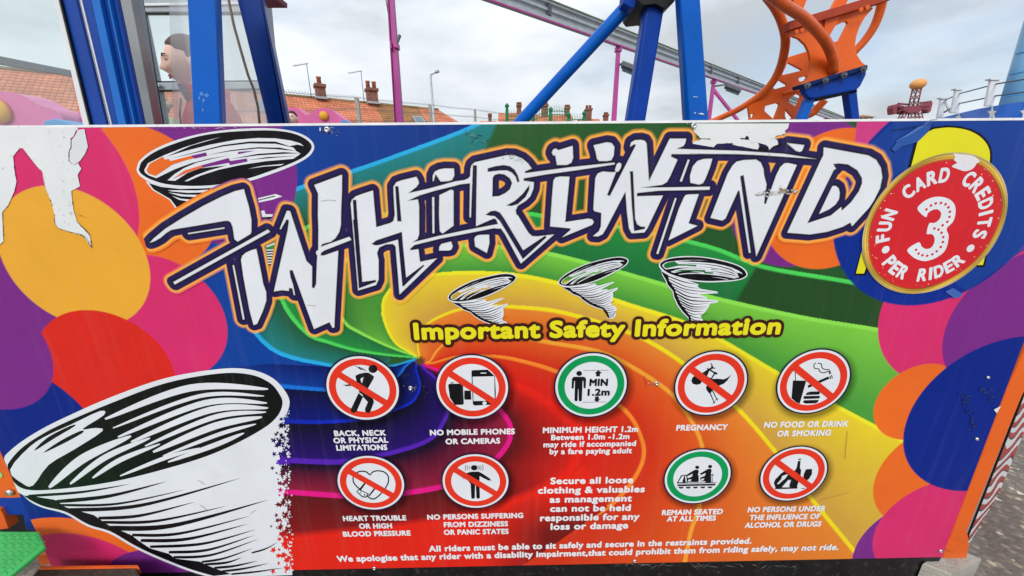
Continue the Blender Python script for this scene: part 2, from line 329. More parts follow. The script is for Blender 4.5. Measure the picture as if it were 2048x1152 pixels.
# ---- rainbow whirl: bright ridges from the hub outwards, listed clockwise
HUB = (838, 718)
CURVES = [
 ('cyan', [HUB, (824, 722), (788, 733), (720, 737), (650, 732), (540, 700), (470, 600), (470, 480), (530, 405), (590, 375), (700, 340), (800, 305), (925, 258), (990, 225)], (40, 170, 225)),
 ('grn1', [HUB, (824, 716), (776, 712), (712, 703), (661, 689), (610, 668), (560, 600), (555, 510), (614, 450), (760, 425), (920, 420), (1056, 424), (1081, 427), (1250, 452), (1420, 490), (1528, 530), (1700, 560), (1900, 600)], (76, 210, 90)),
 ('grn2', [HUB, (829, 713), (801, 704), (763, 689), (712, 664), (687, 646), (655, 590), (680, 525), (760, 492), (870, 486), (1000, 490), (1097, 503), (1240, 540), (1400, 585), (1600, 630), (1758, 656), (1950, 690)], (140, 222, 80)),
 ('yel1', [HUB, (820, 707), (790, 688), (772, 658), (763, 625), (768, 592), (800, 562), (870, 546), (950, 542), (1040, 547), (1150, 571), (1260, 606), (1400, 654), (1560, 745), (1680, 812), (1810, 880), (2000, 980)], (236, 226, 40)),
 ('yel2', [HUB, (837, 712), (834, 682), (852, 648), (890, 626), (930, 614), (980, 609), (1040, 611), (1106, 617), (1183, 636), (1253, 659), (1306, 683), (1372, 726), (1475, 811), (1558, 906), (1621, 989), (1711, 1099), (1760, 1160)], (238, 218, 30)),
 ('org1', [HUB, (857, 722), (875, 697), (900, 680), (950, 668), (1020, 669), (1106, 682), (1190, 697), (1246, 719), (1322, 766), (1359, 800), (1392, 850), (1409, 896), (1412, 950), (1402, 1016), (1385, 1066), (1372, 1135)], (238, 160, 52)),
 ('org2', [HUB, (860, 725), (915, 711), (992, 710), (1050, 720), (1116, 740), (1200, 780), (1253, 818), (1280, 858), (1292, 908), (1272, 959), (1226, 1012), (1166, 1049), (1100, 1095), (1030, 1140)], (240, 134, 44)),
 ('red', [HUB, (870, 735), (960, 745), (1060, 775), (1140, 830), (1163, 880), (1150, 940), (1106, 976), (1040, 1006), (939, 1040), (831, 1059), (700, 1075), (540, 1090)], (226, 36, 24)),
 ('mag', [HUB, (852, 729), (885, 742), (940, 772), (990, 805), (1021, 840), (1026, 867), (1018, 894), (990, 926), (940, 960), (882, 979), (812, 991), (740, 997), (685, 997), (560, 988), (520, 985)], (226, 24, 134)),
 ('pur', [HUB, (848, 733), (872, 754), (895, 785), (900, 820), (888, 850), (870, 876), (831, 896), (766, 914), (690, 928), (620, 928), (520, 922)], (84, 34, 176)),
 ('blu1', [HUB, (834, 738), (842, 771), (830, 801), (801, 818), (740, 838), (680, 846), (610, 848), (520, 842)], (16, 44, 190)),
 ('blu2', [HUB, (816, 730), (796, 755), (765, 776), (720, 787), (651, 783), (580, 778), (520, 772)], (20, 112, 214)),
]
BLADE = {  # ink just after its ridge, ink just before the next ridge, (left, right) for wide blades
 'cyan': ((32, 128, 132), (34, 92, 62)), 'grn1': ((36, 140, 62), (30, 112, 58)), 'grn2': ((124, 200, 66), (72, 150, 58)),
 'yel1': ((230, 205, 42), (205, 158, 64)), 'yel2': ((226, 134, 48), (216, 92, 36)), 'org1': ((222, 92, 34), (206, 52, 26)),
 'org2': ((206, 52, 28), (212, 34, 24)), 'red': ((216, 34, 24), (96, 22, 26)), 'mag': ((150, 30, 60), (28, 14, 40)),
 'pur': ((40, 18, 110), (16, 14, 44)), 'blu1': ((12, 26, 118), (14, 18, 62)), 'blu2': ((14, 60, 150), (10, 24, 96))}
ENDS = {'cyan': [(2200, 200), (2200, 1300), (400, 1300), (400, 740)], 'grn1': [(2200, 600), (2200, 1300), (400, 1300), (400, 740)],
 'grn2': [(2200, 700), (2200, 1300), (400, 1300), (400, 740)], 'yel1': [(2200, 980), (2200, 1300), (400, 1300), (400, 740)],
 'yel2': [(1760, 1300), (400, 1300), (400, 740)], 'org1': [(1372, 1300), (400, 1300), (400, 740)], 'org2': [(1000, 1300), (400, 1300), (400, 740)],
 'red': [(400, 1100), (400, 740)], 'mag': [(400, 985), (400, 740)], 'pur': [(400, 922), (400, 740)], 'blu1': [(400, 842), (400, 740)], 'blu2': [(400, 772), (400, 740)]}
CV = [spline(c[1], 5) for c in CURVES]
CLOSE = [(540, 728), (650, 733), (720, 737), (788, 733), (824, 722)]
ROUND = {  # roundels: place of the centre, kind
 'back': ((726, 777), 'no'), 'phone': ((944.7, 775), 'no'), 'height': ((1181.8, 771), 'ok'), 'preg': ((1421.5, 767.4), 'no'), 'food': ((1626, 763.7), 'no'),
 'heart': ((742.3, 966), 'no'), 'dizzy': ((951.2, 962.6), 'no'), 'seat': ((1394.7, 953.2), 'ok'), 'drink': ((1586.6, 947.8), 'no')}
RR = 0.1088
def mixc(a, b, t): return a * (1 - t)[:, None] + b * t[:, None]
def ink_background(Q):
    """colour of the board's printed ground at places Q (photo coordinates of board points), with board coords for circles"""
    n = len(Q); C = np.tile(lin((12, 44, 120)), (n, 1)); reg = np.full(n, -1)
    C = mixc(np.tile(lin((14, 64, 150)), (n, 1)), C, np.clip((Q[:, 0] - 560) / 500, 0, 1))
    for k, (nm, _, _) in enumerate(CURVES):
        reg[inside(Q, list(CV[k]) + ENDS[nm] + CLOSE)] = k
    for k, (nm, _, rc) in enumerate(CURVES):
        i = np.where(reg == k)[0]
        if not len(i): continue
        q = Q[i]; d0 = dist(q, CV[k]); d1 = dist(q, CV[(k + 1) % 12]); t = d0 / (d0 + d1 + 1e-6)
        a, b = [np.tile(lin(c), (len(i), 1)) for c in BLADE[nm]]
        if nm == 'cyan':
            s = np.clip((q[:, 0] - (992 - 0.45 * (q[:, 1] - 250)) + 4) / 8, 0, 1); a = mixc(a, np.tile(lin((44, 92, 44)), (len(i), 1)), s); b = mixc(b, np.tile(lin((36, 84, 40)), (len(i), 1)), s)
            s = np.clip((480 - q[:, 0]) / 60 + (q[:, 1] > 430), 0, 1) * (q[:, 0] < 560); dk = np.tile(lin((16, 52, 34)), (len(i), 1)); a = mixc(a, dk, s); b = mixc(b, dk, s)
        if nm == 'grn1':
            s = np.clip((q[:, 0] - (1528 - 0.575 * (q[:, 1] - 505)) + 5) / 10, 0, 1); dk = np.tile(lin((36, 74, 36)), (len(i), 1)); a = mixc(a, dk, s); b = mixc(b, dk, s)
        if nm == 'grn2':
            s = np.clip((800 - q[:, 0]) / 110, 0, 1); a = mixc(a, np.tile(lin((44, 118, 50)), (len(i), 1)), s); b = mixc(b, np.tile(lin((70, 132, 48)), (len(i), 1)), s)
        if nm == 'red':
            s = np.clip((q[:, 1] - 930) / 60, 0, 1); a = mixc(a, np.tile(lin((110, 22, 28)), (len(i), 1)), s * np.clip((1120 - q[:, 0]) / 60, 0, 1) * 0.8)
        c = mixc(a, b, np.clip(t * 1.1, 0, 1))
        r = np.hypot(q[:, 0] - HUB[0], q[:, 1] - HUB[1]); wd = 4.6 + np.clip(r / 260, 0, 1) * 5.0
        if nm in ('red',): wd = wd * 2.4
        if nm in ('mag', 'pur'): wd = wd * 1.25
        rdg = np.clip((wd - d0) / 3.2, 0, 1)
        if nm == 'blu1': rdg = rdg * np.clip(1.6 - r / 300, 0.45, 1)
        if nm == 'red': rdg = np.clip((wd - d0) / 14, 0, 1)
        c = mixc(c, np.tile(lin(rc), (len(i), 1)), rdg)
        C[i] = c
    # below the red ridge the ground is bright red
    i = np.where(inside(Q, list(spline([(1120, 965), (1040, 1006), (939, 1040), (831, 1059), (700, 1076), (540, 1092)], 6)) + [(540, 1200), (1000, 1200), (1100, 1095), (1166, 1049), (1215, 1015), (1170, 930)]) & (reg == 6))[0]
    if len(i):
        q = Q[i]; s = np.clip((q[:, 0] - 960) / 160, 0, 1) * np.clip((q[:, 1] - 985) / 80, 0, 1); C[i] = mixc(np.tile(lin((222, 38, 24)), (len(i), 1)), np.tile(lin((96, 24, 24)), (len(i), 1)), np.clip(s * 1.1, 0, .9))
    h = np.hypot((Q[:, 0] - 840) / 1.15, Q[:, 1] - 722); ang = np.arctan2(Q[:, 1] - 722, Q[:, 0] - 840)
    C = mixc(C, np.tile(lin((96, 66, 34)), (n, 1)), np.clip((9 + 2.5 * np.sin(ang * 11) - h) / 2, 0, 1))
    # dark soft shading printed beside the roundels
    return C
LC = [  # discs on the left and right, painted in this order: three places on the rim, ink
 ((594, 334), (581, 402), (420, 190), PUR), ((250, 268), (345, 287), (406, 334), ORG),
 ((243, 255), (251, 318), (237, 390), MAG), ((297, 501), (372, 526), (437, 599), MAG)]
def disc_poly(cx, cz, r, n=96): return [(cx + r * math.cos(2 * math.pi * k / n), cz + r * math.sin(2 * math.pi * k / n)) for k in range(n)]
def fill(C, S, c, r, col, edge=0.0012):
    d = np.hypot(S[:, 0] - c[0], S[:, 1] - c[1]) - r
    t = np.clip(0.5 - d / (2 * edge), 0, 1); i = t > 0
    C[i] = mixc(C[i], np.tile(lin(col), (i.sum(), 1)), t[i])
def ink_panel(Q, S):
    C = ink_background(Q)
    # left cluster of plain overlapping discs
    def f3(a, b, c, col):
        x, z, r = circ3(a, b, c); fill(C, S, (x, z), r, col)
    def fc(p, rim, col):
        c = XZ(*p); r = np.linalg.norm(XZ(*rim) - c); fill(C, S, c, r, col)
    L = Q[:, 0] < 640
    fc((430, 330), (594, 345), PUR)
    fc((290, 400), (412, 350), ORG)
    fc((60, 380), (251, 330), MAG)
    fc((20, 640), (150, 585), PUR)
    fc((318, 640), (452, 640), MAG)
    fc((150, 520), (300, 545), AMB)
    fc((215, 745), (352, 760), (214, 40, 30))
    fc((20, 880), (150, 800), NAVY)
    fc((-40, 700), (60, 640), PUR)
    fc((60, 1000), (150, 1010), NAVY)
    fc((170, 1180), (150, 1038), ORG)
    fc((175, 1185), (170, 1071), MAG)
    fc((330, 1190), (285, 1100), PUR)
    # right cluster
    f3((1463, 452), (1577, 246), (1717, 262), PUR)
    f3((1544, 493), (1631, 538), (1669, 259), ORG)
    i = inside(Q, [(1718, 200), (1830, 200), (1740, 290), (1705, 330), (1708, 300)]); C[i] = lin((206, 62, 132))
    f3((1766, 607), (1756, 653), (1806, 752), MAG)
    i = inside(Q, [(1850, 520), (2100, 430), (2100, 800), (1900, 720)]); C[i] = lin(MAG)
    fc((1836, 806), (1750, 806), ORG)
    f3((1763, 930), (1746, 981), (1767, 1032), ORG)
    f3((1767, 1032), (1729, 1066), (1704, 1122), PUR)
    f3((1858, 969), (1767, 1032), (1745, 1093), MAG)
    f3((1935, 583), (1885, 686), (1892, 736), PUR)
    f3((1892, 736), (1807, 869), (1889, 978), (2, 36, 132))
    # navy disc behind the price sticker, with the yellow letter
    f3((1667, 481), (1768, 604), (1906, 594), (6, 44, 140))
    t = inside(Q, [(1740, 287), (1789, 243), (1800, 236), (2080, 232), (2080, 480), (2013, 524), (1935, 582), (1900, 560), (1700, 420)]); C[t] = mixc(C[t], np.tile(lin((18, 62, 146)), (t.sum(), 1)), np.full(t.sum(), 0.9))
    # printed drop shadows of the roundels
    for nm, (c, _) in ROUND.items():
        cc = XZ(*c) + np.array([0.007, -0.012]); d = np.hypot(S[:, 0] - cc[0], S[:, 1] - cc[1]) - RR * 1.03
        k = np.clip(1 - d / 0.022, 0, 1) * 0.62
        C *= (1 - k)[:, None]
    return C
# ------------------------------------------------------------ the safety board
board = empty('safety_board', (0, 0, 0), 'large colourful printed safety board of the ride with rainbow whirl and white graffiti title', 'sign board')
def setcol(me, cols):
    a = me.color_attributes.new('Col', 'FLOAT_COLOR', 'POINT')
    c = np.ones((len(cols), 4), np.float32); c[:, :3] = cols; a.data.foreach_set('color', c.ravel()); me.color_attributes.active_color = a
def gridmesh(name, PX, PZ, Y, C, keep, parent):
    """a fine sheet of small quads carrying ink colours"""
    nz, nx = PX.shape; idx = np.arange(nz * nx).reshape(nz, nx)
    q = np.stack([idx[:-1, :-1], idx[:-1, 1:], idx[1:, 1:], idx[1:, :-1]], -1).reshape(-1, 4)
    if keep is not None:
        kk = keep.reshape(nz, nx); q = q[(kk[:-1, :-1] | kk[1:, 1:] | kk[:-1, 1:] | kk[1:, :-1]).ravel()]
    used = np.unique(q); rem = np.full(nz * nx, -1); rem[used] = np.arange(len(used)); q = rem[q]
    V = np.stack([PX.ravel(), np.full(PX.size, Y), PZ.ravel()], -1)[used].astype(np.float32)
    me = bpy.data.meshes.new(name); me.vertices.add(len(V)); me.vertices.foreach_set('co', V.ravel())
    me.loops.add(q.size); me.loops.foreach_set('vertex_index', q.ravel().astype(np.int32))
    me.polygons.add(len(q)); me.polygons.foreach_set('loop_start', (np.arange(len(q)) * 4).astype(np.int32)); me.update(calc_edges=True)
    setcol(me, C[used]); return link(name, me, M['print'], parent)
# corners of the coloured face on the plane of the board
zt0, zt1 = XZ(-60, 254.8)[1], XZ(2100, 238.2)[1]
xl, xr = XZ(60, 1010)[0] + 0.0, XZ(1962, 880)[0]
ZT, ZB = (zt0 + zt1) / 2, 0.0
def top_z(x): return np.interp(x, [-1.9, 1.9], [XZ(-60, 254.8)[1] * 1.0, XZ(2100, 238.2)[1] * 1.0])
def bot_z(x):
    a, b = XZ(540, 1141), XZ(1882, 1114); return a[1] + (b[1] - a[1]) * (x - a[0]) / (b[0] - a[0])
bl, br, tl, tr = XZ(110, 1148), XZ(1884, 1114), XZ(-10, 880), XZ(2045, 692)
def left_x(z): return bl[0] + (tl[0] - bl[0]) * (z - bl[1]) / (tl[1] - bl[1])
def right_x(z): return br[0] + (tr[0] - br[0]) * (z - br[1]) / (tr[1] - br[1])
NX, NZ = 1480, 740
s = np.linspace(0, 1, NX)[None, :]; t = np.linspace(0, 1, NZ)[:, None]
zz = np.ones_like(s) * 0.8 * t
for _ in range(3):
    xx = left_x(zz) * (1 - s) + right_x(zz) * s
    zz = bot_z(xx) * (1 - t) + top_z(xx) * t
S_ = np.stack([xx.ravel(), zz.ravel()], -1)
Q_ = proj(np.stack([S_[:, 0], np.zeros(len(S_)), S_[:, 1]], -1))
Cp = ink_panel(Q_, S_)
gridmesh('printed_face', xx, zz, 0.0, Cp, None, board)
# solid backing sheet with white edges, black skirt below
bk = MB()
corner = [(left_x(bot_z(bl[0])), bot_z(bl[0])), (right_x(bot_z(br[0])), bot_z(br[0])), (right_x(top_z(1.7)), top_z(1.7)), (left_x(top_z(-1.7)), top_z(-1.7))]
bk.loft([[(x, 0.0004, z) for x, z in corner], [(x, 0.008, z) for x, z in corner]])
bk.build('backing_sheet', mat('white_sheet_edge', (226, 226, 226), 0.5), board)
te = MB(); ex0, ex1 = left_x(top_z(-1.7)), right_x(top_z(1.7))
te.loft([[(x, -.0006, top_z(x) - .0022), (x, -.0006, top_z(x) + .0035), (x, .0095, top_z(x) + .0035), (x, .0095, top_z(x) - .0022)] for x in (ex0, ex1)]); te.build('white_edging', mat('white_edging', (236, 236, 238), 0.4, dirt=(150, 130, 140), dirt_amt=.5, scale=14), board)
sk = MB()
(x0, z0), (x1, z1) = corner[0], corner[1]
sk.loft([[(x0, 0.001, z0 - 0.001), (x1, 0.001, z1 - 0.001), (x1 - 0.016, 0.001, -0.02), (x0 + 0.016, 0.001, -0.02)], [(x0, 0.008, z0 - 0.001), (x1, 0.008, z1 - 0.001), (x1 - 0.016, 0.008, -0.02), (x0 + 0.016, 0.008, -0.02)]])
sk.build('black_skirt', mat('scuffed_black_panel', (20, 20, 23), 0.28, var=0.35, scale=9, bump=0.12, bscale=30, dirt=(92, 90, 88), dirt_amt=0.5), board)
# ---- flat vector shapes of film on the board
class Film:
    def __init__(s): s.v = []; s.f = []; s.c = []
    def tri(s, pts3, tris, col):
        b = len(s.v); s.v += [tuple(p) for p in pts3]; s.f += [tuple(i + b for i in t) for t in tris]
        cs = np.asarray(col, float); s.c += ([cs] * len(pts3) if cs.ndim == 1 else list(cs))
    def poly(s, px, col, lay, holes=()):           # outline in photograph coordinates
        L = [[Vector(bp(x, y, lay)) for x, y in l] for l in ([px] + list(holes))]
        s.tri([p for l in L for p in l], geometry.tessellate_polygon([[Vector((p.x, p.z, 0)) for p in l] for l in L]), lin(col) if np.ndim(col) == 1 and max(col) > 1.01 else col)
    def polyb(s, xz, col, lay, holes=()):          # outline in board coordinates
        L = [list(l) for l in ([xz] + list(holes))]; y = -1e-4 * lay
        s.tri([(a, y, b) for l in L for a, b in l], geometry.tessellate_polygon([[Vector((a, b, 0)) for a, b in l] for l in L]), lin(col))
    def ring(s, c, r0, r1, col, lay, n=96):
        if r0 <= 0: return s.polyb(disc_poly(c[0], c[1], r1, n), col, lay)
        y = -1e-4 * lay; a = [2 * math.pi * k / n for k in range(n)]
        P = [(c[0] + r0 * math.cos(t), y, c[1] + r0 * math.sin(t)) for t in a] + [(c[0] + r1 * math.cos(t), y, c[1] + r1 * math.sin(t)) for t in a]
        T = []
        for k in range(n): j = (k + 1) % n; T += [(k, j, n + j), (k, n + j, n + k)]
        s.tri(P, T, lin(col))
    def build(s, name, parent):
        me = bpy.data.meshes.new(name); me.from_pydata(s.v, [], s.f); me.update()
        # all film faces the viewer
        fl = [p.index for p in me.polygons if p.normal.y > 0]
        if fl:
            fs = [list(p.vertices) for p in me.polygons]
            for i in fl: fs[i] = fs[i][::-1]
            bpy.data.meshes.remove(me); me = bpy.data.meshes.new(name); me.from_pydata(s.v, [], fs); me.update()
        setcol(me, np.array(s.c)); return link(name, me, M['print'], parent)
# ---- graffiti title
WP, DK = [], []
W1 = K1([(130, 995), (180, 940), (330, 815), (560, 670), (820, 520), (1050, 405), (1220, 335), (1335, 308), (1350, 370), (1400, 540), (1430, 700), (1430, 850), (1420, 880), (1255, 980), (1215, 950), (1190, 790), (1165, 730), (1130, 712), (1080, 715), (700, 780), (480, 815), (400, 832), (340, 870), (270, 930), (190, 975)])
WP += [W1, K1([(620, 870), (1085, 797), (1088, 812), (622, 885)]), KA([(215, 1037), (820, 700), (835, 715), (225, 1052)]),
 K2([(530, 380), (545, 330), (590, 290), (660, 258), (725, 240), (745, 330), (790, 560), (810, 680), (850, 790), (853, 900), (810, 1030), (735, 1200), (690, 1215), (640, 1030), (560, 600)]),
 K2([(422, 450), (440, 450), (575, 1140), (553, 1145)])]
WP.append(K1([(1885, 583), (1925, 590)]) + K2([(1235, 0), (1290, 170), (1365, 395), (1438, 465), (1436, 735), (1465, 745), (1490, 690), (1500, 400), (1506, 322), (1490, 310), (1488, 280), (1500, 262), (1517, 258), (1520, 0)]) +
 K3([(297, 700), (300, 430), (250, 320), (605, 188), (603, 400), (592, 640), (590, 830), (570, 920), (520, 1000), (460, 1045), (380, 1065), (345, 1078), (333, 1110)]) +
 K2([(1915, 85), (1940, 125), (1600, 258), (1554, 288), (1545, 325), (1590, 325), (1772, 262), (1760, 500), (1725, 1152)]) + C7([(430, 372), (415, 375), (392, 330), (270, 385)]) +
 K2([(1330, 900), (1190, 513), (1150, 513), (1160, 600), (1195, 700), (1220, 832), (1205, 830), (1185, 745), (1145, 738), (1140, 778), (1050, 768), (950, 785), (1000, 560), (1127, 0)]) + K1([(1910, 720), (1905, 700), (1880, 695), (1805, 825), (1793, 815)]))
WP.append(K3([(715, 560), (730, 510), (780, 465), (860, 435), (1000, 390), (1010, 500), (1042, 860), (1225, 805), (1262, 780), (1280, 700), (1265, 450), (1262, 340), (1300, 285), (1360, 262), (1555, 215), (1580, 260), (1588, 300), (1555, 345), (1450, 425), (1700, 370), (2048, 275)]) + K5([(60, 513), (110, 490), (140, 450), (160, 560), (130, 552), (0, 567)]) +
 K3([(2048, 330), (1800, 390), (1600, 450), (1440, 522), (1575, 505), (1585, 560), (1590, 600), (1590, 950), (1570, 1010), (1500, 1055)]) + K4([(865, 285), (1200, 203)]) + K6([(300, 520), (740, 435), (800, 480), (760, 494), (690, 487), (0, 622)]) +
 K4([(890, 318), (832, 370), (845, 387), (940, 372), (962, 535), (1180, 488), (700, 952), (650, 335), (615, 305), (525, 310), (440, 350), (412, 420), (432, 510), (432, 760), (400, 830), (170, 900), (95, 0)]))
DK += [K3([(742, 507), (787, 510), (830, 1152), (780, 1152)]), K4([(105, -5), (165, -5), (225, 790), (395, 765), (405, 790), (180, 875)]), K3([(1283, 333), (1327, 337), (1365, 785), (1312, 785)]),
 K4([(340, 308), (400, 260), (730, 150), (745, 330), (785, 735), (1005, 570), (1017, 585), (750, 850), (735, 840), (680, 250), (440, 320), (400, 325)])]
WP += [K3([(1765, 270), (1765, 200), (1790, 150), (1850, 120), (1920, 108), (2035, 110), (2040, 200), (2010, 255), (1960, 270), (1865, 275), (1800, 178), (1775, 272)]), K3([(1850, 450), (2000, 378), (2030, 395), (2030, 840), (1890, 940), (1855, 910), (1845, 680)]),
 K3([(1757, 475), (1783, 475), (1785, 935), (1762, 935)]), K4([(1205, 390), (1210, 340), (1235, 305), (1360, 275), (1380, 340), (1360, 380), (1320, 390)]), K6([(440, 620), (460, 590), (500, 575), (628, 570), (632, 680), (600, 805), (450, 720)])]
WP.append(K5([(135, 370), (150, 320), (190, 285), (600, 195), (700, 198), (800, 240), (870, 300), (918, 365), (832, 400), (832, 425), (1400, 350), (1975, 290), (1978, 312), (1500, 385), (1100, 440), (815, 490), (812, 520), (945, 540), (940, 620), (900, 720), (840, 780), (740, 840), (712, 900), (720, 950)]) +
 K6([(1000, 330), (1130, 545), (1180, 590), (1250, 592), (1350, 580), (1460, 568), (1035, 940), (985, 850), (830, 560), (790, 505), (745, 440), (720, 375), (690, 362), (462, 462)]) + K5([(210, 800), (218, 325), (165, 322), (150, 700), (140, 990), (122, 988), (130, 560)]))
DK += [K5([(413, 725), (418, 480), (445, 445), (500, 430), (570, 440), (640, 490), (668, 550), (640, 630), (580, 680), (500, 718)]), K5([(355, 362), (450, 335), (560, 320), (640, 335), (700, 380), (740, 450), (762, 530), (735, 545), (710, 470), (660, 415), (600, 390), (520, 390), (355, 408)]),
 K5([(890, 572), (885, 640), (840, 730), (740, 820), (660, 845), (592, 838), (700, 780), (800, 690)]), K6([(580, 315), (650, 270), (710, 262), (770, 290), (820, 360), (1065, 770), (1345, 583), (1365, 605), (1060, 885), (1040, 850), (830, 500), (760, 390), (700, 335), (640, 330)])]
WP += [K5([(1175, 160), (1190, 125), (1220, 108), (1250, 125), (1255, 132), (1440, 75), (1447, 230), (1425, 290), (1370, 318), (1240, 320), (1220, 200), (1190, 195)]),
 K5([(1195, 520), (1220, 480), (1280, 468), (1400, 470), (1345, 1050), (1640, 1005), (1690, 1015), (1712, 1050), (1690, 1085)]) + K6([(1560, 605), (1668, 512), (1668, 490), (1408, 465)]) + K5([(1180, 700)])]
WP += [K7([(172, 260), (340, 222), (400, 230), (438, 280), (430, 390), (400, 450), (340, 462), (240, 460), (215, 430), (200, 350)]), K7([(445, 575), (470, 500), (500, 480), (528, 500), (520, 550), (490, 595), (460, 600)])]
WP.append(K7([(460, 600), (400, 605), (290, 595), (225, 620), (195, 680), (180, 900), (170, 1080)]) + K8([(185, 462), (272, 485), (265, 660), (240, 720), (165, 780), (230, 785), (290, 755), (340, 670), (580, 210), (600, 480), (625, 680), (660, 745), (820, 735), (860, 680), (1060, 262), (725, 272), (728, 230), (1000, 200), (1655, 188), (1660, 150), (1000, 160), (765, 163), (1050, 125), (1110, 90), (1150, 20)]) +
 K7([(1245, 445), (1160, 405), (1170, 372), (1500, 372)]) + K9([(0, 367), (600, 372), (900, 385), (1610, 435), (1200, 370), (600, 330), (0, 312)]) + K7([(1230, 305), (1320, 270), (1345, 230), (1355, 175), (1145, 175), (880, 720), (850, 240), (830, 205), (780, 190), (700, 195), (650, 225), (638, 280), (690, 245), (715, 255), (380, 910), (345, 895)]))
DK.append(K7([(640, 640), (635, 592), (678, 592)]) + K8([(690, 230), (705, 560), (730, 630), (780, 660), (832, 660), (828, 690), (690, 718), (660, 400)]))
WP += [K7([(1410, 740), (1405, 650), (1440, 530), (1500, 460), (1580, 435), (1690, 432), (1660, 540), (1600, 690), (1570, 745), (1520, 762), (1440, 745)]), K7([(1378, 440), (1400, 450), (1300, 725), (1275, 718)]),
 K8([(1325, 290), (1350, 255), (1400, 248), (1517, 245), (1385, 618), (1500, 650), (1130, 835), (1260, 440)]), K8([(1212, 295), (1233, 298), (1000, 1010), (975, 1005)])]
WP.append(K10([(258, 548)]) + K9([(480, 620), (540, 520), (590, 470), (680, 450), (840, 442), (900, 480), (935, 560), (945, 650), (975, 760), (943, 1006), (967, 1010), (1100, 640), (1150, 540), (1200, 492), (1250, 487), (1362, 512)]) + K10([(845, 1040), (683, 0), (637, 15), (772, 992), (750, 998), (630, 205), (612, 198), (480, 490), (450, 555), (410, 583)]))
WP.append(K9([(1235, 232), (1458, 258), (1430, 330), (1400, 345), (1350, 330)]))
# the tops of the letters under the torn film: their dark ground only
GHOST = [[(1455, 262), (1475, 285), (1520, 300), (1560, 290)], [(1490, 285), (1530, 300)]]
WP.append(K11([(810, 158), (1380, 262), (1480, 320), (1540, 420), (1558, 540), (1530, 680), (1450, 840)]) + KC([(1720, 560), (1610, 680), (1600, 655), (1550, 683), (1450, 715), (1340, 732)]) + K10([(1240, 737)]) + K11([(770, 330), (805, 260)]))
DK.append(K11([(600, 1130), (940, 445), (968, 435), (930, 372), (1000, 362), (1120, 375), (1240, 450), (1300, 550), (1300, 620), (1260, 720), (1160, 860), (1040, 970), (1035, 920), (900, 1030)]))
WIN = [K11([(750, 1010), (920, 655), (960, 650), (1000, 680), (1015, 740), (1005, 820), (960, 890), (880, 950)])]
TX = np.linspace(XZ(310, 500)[0] - 0.02, XZ(1800, 400)[0] + 0.04, 1420); TZ = np.linspace(XZ(560, 670)[1] - 0.03, top_z(0) - 0.012, 470)
gx, gz = np.meshgrid(TX, TZ); St = np.stack([gx.ravel(), gz.ravel()], -1)
YT = -0.0014
def sdf(pols, cut=0.05):
    o = np.full(len(St), cut)
    for p in pols:
        b = np.array([XZ(*q) for q in p]); lo, hi = b.min(0) - cut, b.max(0) + cut
        i = np.where((St[:, 0] > lo[0]) & (St[:, 0] < hi[0]) & (St[:, 1] > lo[1]) & (St[:, 1] < hi[1]))[0]
        d = dist(St[i], b, True); d[inside(St[i], b)] *= -1; o[i] = np.minimum(o[i], d)
    return o
dw = sdf(WP); dd = sdf(DK, 0.02); di = sdf(WIN)
dwhite = np.minimum(np.maximum(dw, -dd), di); dout = np.minimum(dw, np.where(dw < 0.02, dwhite, 1)); dout = np.where((dd < 0) & (dw < 0), np.maximum(-dd, 0), dw); dout = np.minimum(np.where(dd < 0, np.minimum(-dd, 9), dout), np.maximum(di, -1))
dout = np.where(dwhite < 0, -1, np.minimum(np.where(dd < 0, -dd, np.maximum(dw, 0)), np.maximum(di, 0)))
for g in GHOST: dout = np.minimum(dout, dist(St, [XZ(*p) for p in g]))
Qt = proj(np.stack([St[:, 0], np.full(len(St), YT), St[:, 1]], -1))
keep = (dout < 0.0275) & (St[:, 1] < top_z(St[:, 0]) - 0.004)
Ct = np.zeros((len(St), 3)); i = np.where(dout < 0.036)[0]; Ct[i] = ink_panel(Qt[i], St[i])
o_ = dout[i]; one = lambda c: np.tile(lin(c), (len(i), 1)); e_ = 0.0010
Ci = mixc(Ct[i], one((252, 172, 72)), np.clip((0.0290 - o_) / 0.0085, 0, 1) ** 1.5)
Ci = mixc(Ci, one((36, 28, 78)), np.clip(0.5 + (0.0172 - o_) / (2 * e_), 0, 1))
Ci = mixc(Ci, one((14, 12, 22)), np.clip(0.5 + (0.0042 - o_) / (2 * 0.0016), 0, 1))
Ci = mixc(Ci, one(WHITE), np.clip(0.5 - dwhite[i] / (2 * e_), 0, 1))
Ct[i] = Ci
gridmesh('title_lettering', gx, gz, YT, Ct, keep, board)

